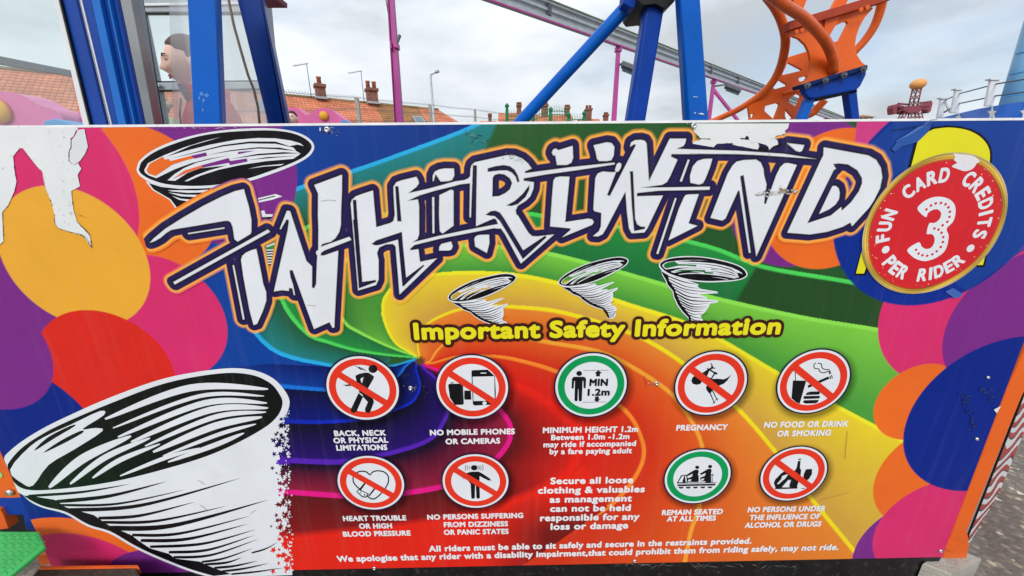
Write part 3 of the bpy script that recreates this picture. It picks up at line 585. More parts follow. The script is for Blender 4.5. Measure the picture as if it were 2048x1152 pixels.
# ---- lettering with the built-in typeface, thickened by stacking shifted copies of the film
_tc = {}
def glyphs(txt, sp):
    k = (txt, sp)
    if k not in _tc:
        c = bpy.data.curves.new('text', 'FONT'); c.body = txt; c.size = 1; c.space_character = sp; c.resolution_u = 4
        o = bpy.data.objects.new('text', c); COL.objects.link(o)
        me = o.evaluated_get(bpy.context.evaluated_depsgraph_get()).to_mesh()
        v = np.zeros(len(me.vertices) * 3); me.vertices.foreach_get('co', v); f = [tuple(p.vertices) for p in me.polygons]
        _tc[k] = (v.reshape(-1, 3)[:, :2].copy(), f); o.to_mesh_clear(); bpy.data.objects.remove(o); bpy.data.curves.remove(c)
    return _tc[k]
CAP = None
def put_text(F, txt, A, B, cap, col, lay, bold=0.03, sp=1.08, n=8, edge=None, slant=0.0):
    """text on the board between two places A and B of its base line; cap is the capital height in the photograph"""
    global CAP
    if CAP is None: v, _ = glyphs('H', 1.0); CAP = v[:, 1].max()
    v, f = glyphs(txt, sp); x0, x1 = v[:, 0].min(), v[:, 0].max()
    a, b = XZ(*A), XZ(*B); L = np.linalg.norm(b - a); u = (b - a) / L; w_ = np.array([-u[1], u[0]])
    h = abs(XZ(A[0], A[1])[1] - XZ(A[0], A[1] - cap)[1]); sy = h / CAP * 1.0; sx = (L - 2 * bold * sy) / (x1 - x0)
    r = bold * sy
    def layer(rad, colr, l0, dirs):
        ds = [(0, 0)] + [(math.cos(2 * math.pi * k / dirs) * rad, math.sin(2 * math.pi * k / dirs) * rad) for k in range(dirs)]
        for q, (dx, dy) in enumerate(ds):
            X = (v[:, 0] - x0) * sx + r + dx + slant * v[:, 1] * sy; Z = v[:, 1] * sy * (1 - 2 * bold * 0.6) + r * 0.6 + dy
            P = a + X[:, None] * u + Z[:, None] * w_; y = -1e-4 * l0 - q * 1.5e-5
            F.tri([(p[0], y, p[1]) for p in P], f, lin(colr))
    if edge: layer(edge[0], edge[1], lay - 4, 16)
    layer(r, col, lay, n)
TW = (228, 228, 232)
CAPT = [
 ('BACK, NECK', (669.3, 871.6), (772.8, 870.3), 10.6), ('OR PHYSICAL', (667.9, 885.9), (777.3, 884.6), 10.6), ('LIMITATIONS', (673.6, 900.5), (775.4, 899.3), 10.6), None,
 ('NO MOBILE PHONES', (860.3, 870.2), (1030, 867.4), 10.6), ('OR CAMERAS', (891.4, 887.9), (1000.4, 886.2), 10.6), None,
 ('HEART TROUBLE', (687, 1041.4), (813.3, 1039.8), 9.8), ('OR HIGH', (719, 1056.6), (785, 1055.8), 9.8), ('BLOOD PRESSURE', (687, 1072.6), (822, 1070.2), 9.8), None,
 ('NO PERSONS SUFFERING', (855, 1038.8), (1046.7, 1035), 9.8), ('FROM DIZZINESS', (888, 1053.7), (1016.4, 1051.6), 9.8), ('OR PANIC STATES', (888, 1069), (1017.4, 1066.8), 9.8), None,
 ('MINIMUM HEIGHT 1.2m', (1085.5, 865.7), (1275.7, 863), 11), ('Between 1.0m -1.2m', (1102, 879.7), (1258.5, 877.4), 10.5), ('may ride if accompanied', (1086.5, 894), (1271.4, 891.3), 10.5), ('by a fare paying adult', (1098.8, 907.9), (1263.4, 905.6), 10.5), None,
 ('Secure all loose', (1100.4, 967.7), (1265.8, 965.3), 12.6), ('clothing & valuables', (1075.5, 986.6), (1289, 983.6), 12.6), ('as management', (1098.8, 1004.8), (1263.4, 1002), 12.6), ('can not be held', (1099.8, 1023), (1260.8, 1020.8), 12.6), ('responsible for any', (1079.8, 1041.7), (1278.4, 1038.4), 12.6), ('loss or damage', (1100.8, 1059), (1255.8, 1056), 12.6), None,
 ('PREGNANCY', (1351.4, 860.8), (1454, 859), 11), None,
 ('NO FOOD OR DRINK', (1526.4, 854.8), (1694.5, 852.3), 11), ('OR SMOKING', (1552, 872.4), (1659.9, 870.4), 11), None,
 ('REMAIN SEATED', (1322.9, 1029.7), (1444.7, 1027.2), 10), ('AT ALL TIMES', (1332.8, 1042.4), (1430.8, 1040.2), 10), None,
 ('NO PERSONS UNDER', (1493.9, 1024), (1649.2, 1021.2), 10.2), ('THE INFLUENCE OF', (1497.5, 1039.7), (1638.3, 1036.9), 10.2), ('ALCOHOL OR DRUGS', (1488.2, 1055), (1640.6, 1052), 10.2), None,
 ('All riders must be able to sit safely and secure in the restraints provided.', (858, 1102.7), (1502, 1086.4), 11.5), None,
 ('We apologise that any rider with a disability impairment,that could prohibit them from riding safely, may not ride.', (675, 1123), (1675.8, 1098.9), 11.5), None]
F = Film()
for it in CAPT:
    if it is None: F.build('caption', board); F = Film(); continue
    put_text(F, *it, TW, 14, bold=0.046 if it[0].isupper() or it[0].startswith('MIN') else 0.044)
F = Film()
put_text(F, 'Important Safety Information', (829, 678.5), (1558, 667.2), 32, (228, 218, 34), 30, bold=0.05, sp=1.07, n=12, edge=(0.0132, (62, 26, 22)))
F.build('information_heading', board)

# ---- roundels
def rotpt(c, r, a): return (c[0] + r * math.cos(a), c[1] + r * math.sin(a))
PICT = {}
Zb, Zc, Zd, Ze, Zf = K(640, 690, 5.12), K(660, 890, 5.12), K(1090, 690, 7.68), K(1330, 690, 5.12), K(1300, 880, 5.12)
INK = (20, 20, 24)
def dot(Zm, x, y, rx, ry=None, n=28): ry = ry or rx; return Zm([(x + rx * math.cos(2 * math.pi * k / n), y + ry * math.sin(2 * math.pi * k / n)) for k in range(n)])
def stroke(pts, wd, n=6):
    P = spline(pts, n); T = np.gradient(P, axis=0); T /= np.linalg.norm(T, axis=1)[:, None] + 1e-9; N = np.stack([-T[:, 1], T[:, 0]], -1) * wd / 2
    return [tuple(p) for p in np.concatenate([P + N, (P - N)[::-1]])]
PICT['back'] = [(INK, dot(Zb, 542, 245, 46, 42)), (INK, Zb([(366, 312), (400, 295), (460, 282), (500, 285), (552, 320), (548, 345), (470, 480), (548, 560), (552, 585), (515, 685), (490, 697), (462, 680), (460, 655), (490, 585), (440, 530), (375, 680), (345, 697), (318, 685), (315, 660), (400, 480), (398, 440), (380, 400), (363, 325)])),
 (WHITE, Zb([(415, 345), (446, 328), (430, 392), (418, 372)])), (INK, Zb([(340, 200), (402, 232), (398, 215), (430, 246), (428, 232), (488, 272), (424, 248), (428, 262), (396, 240)])), (INK, Zb([(230, 410), (290, 405), (285, 388), (318, 402), (318, 424), (292, 415), (290, 424)])),
 (WHITE, Zb([(398, 484), (438, 512), (436, 527), (396, 490)]))]
PICT['phone'] = [(INK, Zb([(1322, 398), (1450, 395), (1464, 410), (1473, 600), (1462, 612), (1380, 614), (1330, 540), (1312, 410)])), (INK, Zb([(1338, 383), (1368, 382), (1368, 392), (1338, 393)])), (INK, Zb([(1478, 466), (1545, 468), (1549, 560), (1482, 560), (1476, 540)])),
 (INK, Zb([(1550, 270), (1562, 258), (1715, 252), (1790, 320), (1800, 480), (1798, 560), (1745, 612), (1580, 620), (1565, 605)])), (WHITE, Zb([(1562, 325), (1785, 320), (1788, 552), (1690, 572), (1572, 574)])), (WHITE, Zb([(1645, 283), (1702, 282), (1702, 292), (1645, 293)])), (WHITE, dot(Zb, 1685, 596, 21, 19))]
PICT['height'] = [(INK, dot(Zd, 525, 437, 44, 39)), (INK, Zd([(413, 530), (420, 505), (450, 488), (600, 488), (625, 505), (632, 530), (625, 655), (612, 668), (592, 660), (590, 560), (583, 545), (578, 560), (566, 850), (550, 866), (525, 862), (517, 850), (515, 680), (508, 675), (500, 850), (488, 866), (462, 862), (453, 845), (460, 560), (456, 548), (448, 560), (440, 660), (425, 672), (408, 662)])),
 (INK, Zd([(600, 388), (972, 384), (972, 390), (600, 394)])), (INK, Zd([(578, 877), (942, 871), (942, 877), (578, 883)])), (INK, Zd([(820, 388), (878, 434), (846, 436), (843, 482), (783, 482), (786, 437), (758, 438)])), (INK, Zd([(770, 792), (828, 790), (826, 834), (854, 834), (798, 876), (742, 840), (768, 838)]))]
PICT['preg'] = [(INK, Ze([(270, 370), (280, 335), (300, 318), (345, 305), (400, 275), (435, 250), (428, 234), (445, 236), (440, 245), (470, 232), (476, 205), (460, 182), (482, 192), (492, 222), (505, 235), (522, 230), (510, 243), (488, 242), (470, 250), (500, 272), (525, 278), (540, 292), (528, 304), (512, 300), (480, 348), (540, 345), (600, 352), (640, 335), (682, 302), (640, 362), (600, 398), (555, 415), (520, 420), (485, 470), (465, 495), (448, 492), (425, 460), (420, 430), (440, 405), (380, 372), (360, 400), (320, 408), (285, 398)])), (WHITE, Ze([(455, 262), (500, 290), (470, 340), (430, 320)])),
 (INK, Ze([(455, 490), (468, 490), (505, 580), (522, 570), (508, 588), (508, 608), (500, 592), (484, 606), (496, 582)])), (INK, Ze([(480, 465), (492, 465), (532, 548), (552, 545), (538, 555), (542, 575), (530, 560), (516, 568), (524, 552)]))]
PICT['food'] = [(INK, Ze([(1310, 363), (1447, 365), (1380, 602), (1340, 585), (1295, 545)])), (INK, Ze([(1330, 275), (1338, 275), (1340, 363), (1332, 363)])), (INK, Ze([(1460, 415), (1672, 322), (1685, 345), (1468, 440)])), (INK, Ze([(1682, 318), (1692, 314), (1704, 345), (1694, 350)])), (INK, Ze([(1700, 310), (1709, 306), (1720, 340), (1711, 344)])),
 (INK, Ze([(1440, 505), (1460, 485), (1500, 476), (1585, 475), (1587, 495), (1575, 508), (1445, 512)])), (INK, Ze([(1417, 540), (1425, 523), (1585, 520), (1588, 535), (1575, 548), (1425, 553)])), (INK, Ze([(1415, 578), (1425, 566), (1572, 562), (1570, 580), (1545, 597), (1440, 600), (1420, 592)])),
 (INK, stroke(Ze([(1545, 182), (1525, 205), (1535, 240), (1575, 245), (1585, 270), (1625, 285), (1675, 270), (1685, 300)]), 1.7)), (INK, stroke(Ze([(1565, 188), (1600, 195), (1610, 235), (1640, 250), (1680, 255), (1700, 295)]), 1.7))]
hb = Zc([(412, 305), (440, 275), (490, 264), (550, 275), (590, 310), (600, 360), (580, 420), (520, 500), (450, 552), (390, 530), (290, 440), (245, 390), (236, 340), (255, 295), (310, 270), (370, 275), (400, 300)])
PICT['heart'] = [(INK, stroke(hb + [hb[0]], 2.5, 4)), (INK, Zc([(295, 455), (355, 380), (372, 385), (318, 462)])), (INK, Zc([(392, 520), (455, 435), (470, 445), (405, 525)])), (INK, Zc([(268, 478), (295, 452), (400, 500), (368, 540), (330, 535)])), (WHITE, Zc([(280, 478), (298, 462), (384, 502), (362, 528), (335, 524)])),
 (INK, dot(Zc, 318, 480, 6)), (INK, dot(Zc, 308, 494, 5)), (INK, dot(Zc, 355, 508, 6)), (INK, dot(Zc, 350, 518, 5))]
PICT['dizzy'] = [((176, 178, 190), Zc([(1318, 302), (1335, 296), (1385, 345), (1370, 355)])), ((196, 198, 206), dot(Zc, 1508, 232, 30, 27)), ((190, 192, 202), Zc([(1590, 320), (1662, 362), (1650, 374), (1590, 345)])), (INK, dot(Zc, 1476, 233, 33, 27)), (INK, Zc([(1360, 300), (1440, 275), (1520, 272), (1560, 292), (1640, 345), (1642, 362), (1620, 364), (1532, 318), (1530, 400), (1536, 540), (1522, 552), (1500, 545), (1493, 415), (1485, 412), (1483, 540), (1470, 552), (1447, 545), (1440, 400), (1395, 345), (1365, 318)]))]
for sx_ in (-1, 1):
    for q, rr_ in enumerate((52, 72, 92)):
        a = [1476 + sx_ * rr_ * math.cos(t) for t in (-.42, 0, .42)]; b = [233 + rr_ * .82 * math.sin(t) for t in (-.42, 0, .42)]
        PICT['dizzy'].append((INK, stroke(Zc(list(zip(a, b))), 0.9)))
def rider(dx, dy): return [(INK, dot(Zf, 484 + dx, 280 + dy, 21, 17)), (INK, Zf([(380 + dx, 352 + dy), (460 + dx, 305 + dy), (490 + dx, 302 + dy), (500 + dx, 318 + dy), (482 + dx, 395 + dy), (432 + dx, 430 + dy), (388 + dx, 432 + dy), (380 + dx, 395 + dy), (430 + dx, 375 + dy), (440 + dx, 345 + dy), (390 + dx, 368 + dy)])), (WHITE, Zf([(395 + dx, 405 + dy), (425 + dx, 402 + dy), (415 + dx, 422 + dy), (388 + dx, 425 + dy)]))]
PICT['seat'] = [(INK, Zf([(275, 440), (320, 360), (385, 355), (385, 436)])), (WHITE, Zf([(290, 434), (330, 368), (350, 366), (330, 432)])), (WHITE, Zf([(358, 368), (372, 368), (376, 430), (366, 432)]))] + rider(0, 0) + rider(132, -8) + [(INK, Zf([(435, 432), (478, 362), (498, 360), (500, 430)])), (INK, Zf([(565, 428), (605, 355), (652, 350), (652, 362), (640, 362), (640, 436), (565, 436)])), (WHITE, Zf([(625, 362), (633, 362), (633, 434), (627, 434)])),
 (INK, Zf([(275, 440), (682, 434), (682, 440), (275, 446)])), (INK, Zf([(280, 456), (670, 448), (668, 466), (284, 473)]))] + [(INK, Zf([(290 + k * 74, 482 - k), (345 + k * 74, 480 - k), (335 + k * 74, 495 - k), (315 + k * 74, 499 - k), (300 + k * 74, 494 - k)])) for k in range(5)]
PICT['drink'] = [(INK, Zf([(1520, 192), (1548, 190), (1546, 202), (1518, 205)])), (INK, Zf([(1516, 215), (1542, 214), (1536, 285), (1548, 310), (1540, 380), (1512, 455), (1505, 495), (1440, 497), (1425, 470), (1470, 330), (1500, 290)])), (INK, Zf([(1430, 282), (1440, 296), (1420, 345), (1470, 380), (1350, 500), (1280, 502), (1284, 485), (1268, 440), (1282, 405), (1340, 345)])),
 (WHITE, Zf([(1398, 352), (1412, 356), (1385, 395), (1362, 412), (1318, 452), (1300, 450), (1345, 400), (1352, 370)])), (WHITE, Zf([(1420, 405), (1440, 420), (1415, 482), (1350, 484)])), (INK, Zf([(1280, 488), (1510, 482), (1508, 498), (1282, 504)])), (INK, Zf([(1598, 300), (1660, 296), (1658, 350), (1630, 395), (1602, 420), (1600, 450), (1592, 450), (1590, 418), (1570, 400), (1575, 350)])), (INK, Zf([(1545, 494), (1590, 492), (1585, 498), (1550, 500)]))]
for nm, (c, kind) in ROUND.items():
    c = XZ(*c); F = Film(); red = (224, 54, 34)
    F.ring(c, 0, RR * 1.045, (26, 24, 58), 15); F.ring(c, 0, RR, WHITE, 16); F.ring(c, RR * .74, RR * .935, red if kind == 'no' else (10, 150, 84), 17)
    ro = F.build('roundel', board); P = Film()
    for q, (col, pl) in enumerate(PICT[nm]):
        P.poly(pl, col, 18 + 0.4 * q)
    if nm == 'height':
        put_text(P, 'MIN', Zd([(676, 622)])[0], Zd([(960, 620)])[0], 13.6, INK, 26, bold=0.05); put_text(P, '1.2m', Zd([(648, 773)])[0], Zd([(990, 768)])[0], 13.2, INK, 26, bold=0.05)
    P.build('pictogram', ro)
    if kind == 'no':
        B = Film(); a = math.radians(-37.5); d = np.array([math.cos(a), math.sin(a)]); n_ = np.array([-d[1], d[0]]); L = RR * .80; h = RR * .098
        B.polyb([tuple(c + d * L + n_ * h), tuple(c - d * L + n_ * h), tuple(c - d * L - n_ * h), tuple(c + d * L - n_ * h)], red, 27); B.build('red_bar', ro)

# ---- whirlwind drawings
A0, A1 = K(270, 250, 5.6889), K(1100, 500, 7.68)
def cplx(pts): return np.array([complex(*XZ(*p)) for p in pts])
r0, r1 = cplx(A0([(22, 490), (2040, 240)])); b0, b1 = cplx(A1([(125, 490), (1205, 165)]))
rim = lambda pts: (cplx(A0(pts)) - r0) / (r1 - r0)
bod = lambda pts: (cplx(A1(pts)) - b0) / (b1 - b0)
RIM = [(WHITE, [(22, 490), (60, 400), (200, 290), (420, 190), (700, 110), (1000, 60), (1300, 38), (1550, 38), (1750, 60), (1900, 105), (2000, 170), (2040, 240), (2020, 310), (1950, 380), (1800, 460), (1600, 540), (1300, 640), (1000, 700), (750, 722), (500, 718), (300, 690), (150, 640), (60, 580), (25, 530)]),
 (BLK, [(48, 495), (85, 410), (220, 310), (440, 215), (720, 130), (1000, 85), (1300, 65), (1550, 62), (1740, 82), (1880, 125), (1975, 185), (2012, 240), (1990, 300), (1920, 365), (1780, 435), (1580, 510), (1300, 605), (1000, 670), (750, 692), (500, 688), (320, 665), (170, 615), (85, 565), (50, 525)]),
 (WHITE, [(108, 510), (150, 435), (330, 345), (560, 255), (800, 180), (990, 135), (900, 160), (640, 235), (360, 360), (560, 300), (850, 225), (1150, 168), (1400, 148), (1600, 152), (1780, 178), (1880, 208), (1922, 240), (1850, 222), (1760, 240), (1805, 258), (1835, 297), (1885, 325), (1850, 352), (1800, 385), (1500, 410), (1200, 455), (950, 510), (750, 575), (600, 640), (565, 638), (700, 570), (850, 515), (1050, 460), (750, 492), (600, 545), (460, 635), (370, 630), (450, 560), (560, 490), (700, 430), (880, 385), (1100, 340), (850, 382), (650, 432), (450, 505), (245, 605), (160, 575), (115, 540)]),
 (BLK, [(400, 385), (700, 305), (1000, 228), (1300, 188), (1600, 188), (1810, 258), (1600, 214), (1300, 210), (1000, 245), (700, 315)]), (BLK, [(820, 342), (1100, 285), (1400, 253), (1650, 258), (1835, 297), (1600, 275), (1400, 268), (1100, 297)]), (BLK, [(1080, 388), (1400, 328), (1700, 308), (1885, 322), (1700, 328), (1400, 346)]), (BLK, [(1280, 400), (1500, 366), (1850, 350), (1500, 380)]), (WHITE, [(1290, 498), (1450, 465), (1700, 442), (1660, 460), (1480, 472)])]
WINDOWS = [[(132, 515), (170, 440), (320, 360), (340, 395), (385, 385), (405, 410), (640, 350), (680, 378), (600, 395), (430, 450), (235, 580), (160, 555)], [(640, 350), (810, 312), (822, 350), (680, 382)], [(435, 612), (560, 520), (755, 460), (775, 485), (600, 540)], [(755, 460), (1068, 375), (1085, 410), (1275, 380), (1282, 415), (1085, 457), (1068, 430), (775, 485)], [(1180, 305), (1370, 292), (1170, 332)]]
BODY = [(185, 560), (230, 605), (300, 645), (350, 685), (450, 722), (500, 775), (590, 838), (690, 885), (800, 915), (850, 962), (880, 1010), (868, 1050), (965, 1055), (1012, 1000), (1000, 960), (1022, 910), (1000, 868), (930, 830), (950, 790), (962, 740), (966, 700), (960, 650), (1035, 605), (1035, 575), (880, 622), (885, 600), (770, 612), (985, 500), (960, 488), (760, 545), (700, 540), (705, 512), (560, 525), (400, 560)]
MASS = [(192, 568), (300, 575), (335, 620), (440, 670), (530, 735), (620, 800), (740, 850), (820, 885), (880, 950), (912, 1040), (885, 1045), (862, 990), (800, 905), (690, 872), (595, 826), (505, 765), (455, 712), (355, 675), (305, 635), (235, 597)]
STREAK = [((280, 585), (500, 565), (690, 520), 10), ((310, 610), (560, 600), (750, 545), 8), ((340, 640), (600, 625), (970, 497), 9), ((420, 668), (640, 650), (770, 605), 7), ((445, 685), (660, 690), (880, 612), 12), ((505, 720), (720, 715), (1025, 590), 14), ((540, 748), (750, 748), (950, 650), 10), ((570, 775), (770, 775), (960, 690), 12), ((610, 800), (790, 795), (955, 720), 9), ((640, 825), (800, 820), (945, 760), 11), ((740, 850), (840, 848), (925, 800), 8), ((790, 875), (880, 870), (985, 838), 8), ((830, 900), (900, 900), (1000, 868), 8), ((850, 930), (920, 925), (1010, 900), 9), ((870, 960), (930, 955), (1000, 935), 9), ((890, 985), (940, 982), (1000, 965), 8), ((900, 1010), (950, 1008), (1000, 990), 8), ((905, 1030), (945, 1030), (985, 1018), 7)]
def whirl(L, R, cut=None, colors=None, base=20):
    z0, z1 = cplx([L, R]); F = Film()
    def add(zs, col, lay):
        z = z0 + zs * (z1 - z0); F.polyb([(q.real, q.imag) for q in z], col, lay)
    if cut is None or cut == 'body':
        add(bod(BODY), WHITE, base)
        add(bod(MASS), BLK, base + 1)
        for k, (a, m_, c, wd) in enumerate(STREAK):
            P = spline([a, m_, c], 8); n = len(P); N = np.array([0, 1.0]); tt = np.linspace(0, 1, n)[:, None]; h = wd * np.sin(np.pi * (0.25 + 0.75 * tt)) * 0.62
            add(bod([tuple(p) for p in np.concatenate([P - N * h, (P + N * h)[::-1]])]), BLK, base + 1.2 + 0.05 * k)
        add(bod([(880, 822), (940, 800), (1012, 762), (945, 805)]), BLK, base + 2.6)
    for k, (col, pl) in enumerate(RIM): add(rim([tuple(q) for q in spline(pl, 4, True)] if k < 2 else pl), col, base + 3 + 0.4 * k)
    for k, pl in enumerate(WINDOWS):
        z = z0 + rim(pl) * (z1 - z0)
        if colors: col = colors[k]; F.polyb([(q.real, q.imag) for q in z], col, base + 8)
        else:
            S = np.array([(q.real, q.imag) for q in z]); Q = proj(np.stack([S[:, 0], np.zeros(len(S)), S[:, 1]], -1)); cc = ink_panel(Q, S) * 0.8
            F.tri([(a, -1e-4 * (base + 8), b) for a, b in S], geometry.tessellate_polygon([[Vector((a, b, 0)) for a, b in S]]), cc)
    return F

F = whirl((273.9, 336.1), (628.6, 292.2), cut='rim', colors=[ORG, PUR, (226, 110, 60), PUR, PUR], base=1)
F.poly(A0([(120, 640), (200, 740), (390, 850), (455, 940), (480, 960), (900, 760), (1300, 640), (1000, 650), (300, 690)]), WHITE, 1.0)
F.poly(A0([(155, 660), (300, 705), (520, 728), (800, 718), (1000, 690), (1000, 720), (700, 860), (480, 945), (405, 845), (215, 735)]), BLK, 1.4)
for pl in ([(370, 742), (700, 745), (830, 735), (830, 765), (600, 772), (420, 755)], [(380, 768), (560, 792), (720, 795), (700, 820), (520, 810)], [(420, 805), (520, 838), (650, 850), (600, 870), (500, 850)]): F.poly(A0(pl), WHITE, 1.8)
for pl in ([(1370, 840), (1600, 785), (1675, 812), (1560, 850), (1370, 890)], [(1400, 985), (1470, 970), (1485, 1015), (1590, 1015), (1560, 1080), (1420, 1085)]): F.poly(A0(pl), WHITE, 1.4)
F.poly(A0([(1375, 858), (1580, 805), (1600, 812), (1385, 866)]), BLK, 1.8); F.poly(A0([(1425, 1050), (1580, 1042), (1540, 1072), (1425, 1078)]), BLK, 1.8)
F.build('whirlwind_drawing', board)
whirl((895.6, 594.6), (1033.2, 554), base=16).build('whirlwind_drawing', board)
whirl((1116.3, 563.8), (1256.9, 521), base=16).build('whirlwind_drawing', board)
whirl((1319.2, 525.0), (1493.6, 551), base=16).build('whirlwind_drawing', board)
# white slivers inside the W
F = Film()
for k in range(6): F.poly(K2([(848 + k * 4, 250 + k * 34), (940 - k * 5, 246 + k * 34), (938 - k * 5, 262 + k * 34), (850 + k * 4, 266 + k * 34)]), WHITE, 16); F.poly(K2([(850 + k * 4, 268 + k * 34), (938 - k * 5, 266 + k * 34), (936 - k * 5, 278 + k * 34), (852 + k * 4, 280 + k * 34)]), BLK, 16)
F.poly(K2([(850, 205), (960, 160), (955, 185), (850, 222)]), WHITE, 16); F.poly(K2([(848, 224), (955, 188), (935, 238), (852, 242)]), (44, 140, 60), 16)
F.build('title_sliver', board)
# the big funnel at the lower left
B7, B6 = K(0, 792, 3.2), K(0, 600, 3.2)
F = Film()
E0 = spline([(2, 925), (30, 893), (80, 860), (136, 832), (220, 795), (328, 757), (437, 738), (500, 739), (545, 756), (572, 785), (579, 808), (568, 835), (540, 862), (480, 900), (400, 935), (300, 962), (200, 980), (100, 990), (42, 988), (12, 960)], 5, True)
E1 = spline([(12, 936), (40, 899), (85, 868), (137, 842), (230, 803), (332, 766), (437, 747), (500, 749), (540, 766), (560, 790), (565, 808), (555, 832), (528, 856), (470, 888), (400, 917), (300, 946), (217, 965), (120, 978), (52, 979), (22, 958)], 5, True)
clipx = lambda pts: [(max(x, -8 + 0.42 * (y - 880) if y > 870 else -8), y) for x, y in pts]
body = list(spline([(42, 986), (60, 1003), (87, 1016), (131, 1028), (175, 1053), (219, 1067), (266, 1094), (312, 1116), (375, 1141), (425, 1156)], 4)) + [(585, 1150), (578, 1110), (574, 1060), (575, 980), (572, 900), (574, 835), (540, 850), (480, 890), (400, 925), (300, 955), (150, 985)]
F.poly(clipx(body), WHITE, 3); F.poly(clipx([tuple(p) for p in E0]), WHITE, 3.5); F.poly(clipx([tuple(p) for p in E1]), (14, 20, 18), 4)
for pl in ([(20, 940), (60, 893), (100, 868), (140, 850), (200, 822), (208, 830), (165, 858), (190, 856), (205, 862), (150, 898), (97, 930), (66, 971), (44, 966)],):
    F.poly([tuple(p) for p in spline(pl, 3, True)], WHITE, 4.4)
for k_, (a, m_, c, wd) in enumerate((((98, 975), (165, 918), (262, 872), 9), ((140, 968), (210, 915), (300, 876), 6), ((185, 956), (240, 920), (320, 888), 5), ((210, 838), (380, 776), (536, 778), 7), ((226, 856), (400, 792), (528, 792), 4), ((236, 874), (410, 806), (534, 806), 6), ((262, 884), (420, 820), (536, 816), 6.5), ((290, 892), (430, 834), (532, 824), 5), ((306, 904), (430, 852), (524, 834), 7), ((326, 912), (440, 868), (512, 848), 4), ((336, 924), (430, 890), (488, 866), 5), ((240, 952), (330, 916), (400, 896), 4))):
    P = spline([a, m_, c], 10); n = len(P); tt = np.linspace(0, 1, n)[:, None]; T_ = np.gradient(P, axis=0); T_ /= np.linalg.norm(T_, axis=1)[:, None]; N_ = np.stack([-T_[:, 1], T_[:, 0]], -1); h = wd * np.sin(np.pi * (.06 + .9 * tt)) ** .8
    F.poly([tuple(p) for p in np.concatenate([P + N_ * h, (P - N_ * h)[::-1]])], WHITE, 4.4 + .02 * k_)
F.poly([tuple(p) for p in spline([(68, 902), (95, 875), (140, 852), (150, 852), (110, 876)], 3, True)], (14, 20, 18), 4.8)
F.poly([tuple(p) for p in spline([(86, 906), (120, 882), (160, 862), (165, 866), (125, 888)], 3, True)], (14, 20, 18), 4.8)
# black mass and streaks of the funnel body
edge = spline([(47, 991), (62, 1001), (89, 1013), (132, 1024), (177, 1049), (221, 1063), (268, 1090), (314, 1112), (377, 1137), (427, 1152)], 6)
F.poly([tuple(p) for p in edge] + B7([(1480, 1140), (1400, 1112), (1330, 1085), (1280, 1060), (1120, 1040), (1080, 1010), (960, 975), (900, 935), (840, 890), (700, 830), (640, 790), (600, 762), (420, 712), (350, 664), (200, 640)]), BLK, 4)
for a, m_, c, wd in (((180, 640), (520, 615), (835, 563), 14), ((360, 676), (700, 640), (1070, 546), 20), ((380, 698), (750, 690), (1190, 598), 13), ((420, 730), (900, 700), (1545, 524), 20), ((630, 782), (900, 765), (1250, 677), 17), ((650, 808), (1000, 800), (1455, 703), 16), ((690, 845), (1100, 830), (1720, 664), 26), ((845, 890), (1150, 880), (1610, 765), 16), ((900, 925), (1200, 915), (1590, 818), 18), ((960, 965), (1300, 945), (1640, 853), 15), ((1080, 1000), (1330, 985), (1632, 890), 15), ((1110, 1032), (1350, 1018), (1655, 915), 14), ((1290, 1062), (1430, 1040), (1620, 974), 12), ((1310, 1078), (1450, 1066), (1548, 1034), 13), ((1370, 1100), (1500, 1088), (1650, 1055), 13), ((1420, 1122), (1560, 1105), (1722, 1070), 12), ((1480, 1140), (1640, 1125), (1815, 1099), 10), ((1610, 1004), (1700, 978), (1780, 934), 9)):
    P = spline([a, m_, c], 10); n = len(P); tt = np.linspace(0, 1, n)[:, None]; h = wd * (np.sin(np.pi * (0.32 + 0.68 * tt))) * 0.62
    F.poly(B7([tuple(p) for p in np.concatenate([P - [0, 1] * h, (P + [0, 1] * h)[::-1]])]), BLK, 4.4)
# ragged star splatter at the right edge of the funnel
def star(x, y, r, a0, n=5, k=.42):
    return [(x + (r if j % 2 == 0 else r * k) * math.cos(a0 + math.pi * j / n) * random.uniform(.8, 1.2), y + (r if j % 2 == 0 else r * k) * math.sin(a0 + math.pi * j / n) * random.uniform(.8, 1.2)) for j in range(2 * n)]
q_ = 0
def bgcol(x, y):
    Q = np.array([[x, y]]); return ink_panel(Q, np.array([XZ(x, y)]))[0]
right_edge = lambda y: np.interp(y, [800, 835, 870, 920, 990, 1060, 1150], [581, 572, 576, 577, 578, 580, 582])
for k in range(230):
    y = random.uniform(835, 1145); x = right_edge(y) + 2 - abs(random.gauss(0, 14)); r = random.uniform(2.5, 7.5)
    if y < 865 and x < 560: continue
    cc = bgcol(592, y); F.poly(star(x, y, r, random.random() * 6, 5), cc, 5 + 0.004 * k)
for k in range(120):
    y = random.uniform(822, 1147); x = right_edge(y) - 1 + random.gauss(0, 3.0); r = random.uniform(1.0, 3.6)
    F.poly(star(x, y, r, random.random() * 6, random.choice((4, 5))), WHITE, 5.8 + 0.004 * k)
F.build('funnel_drawing', board)
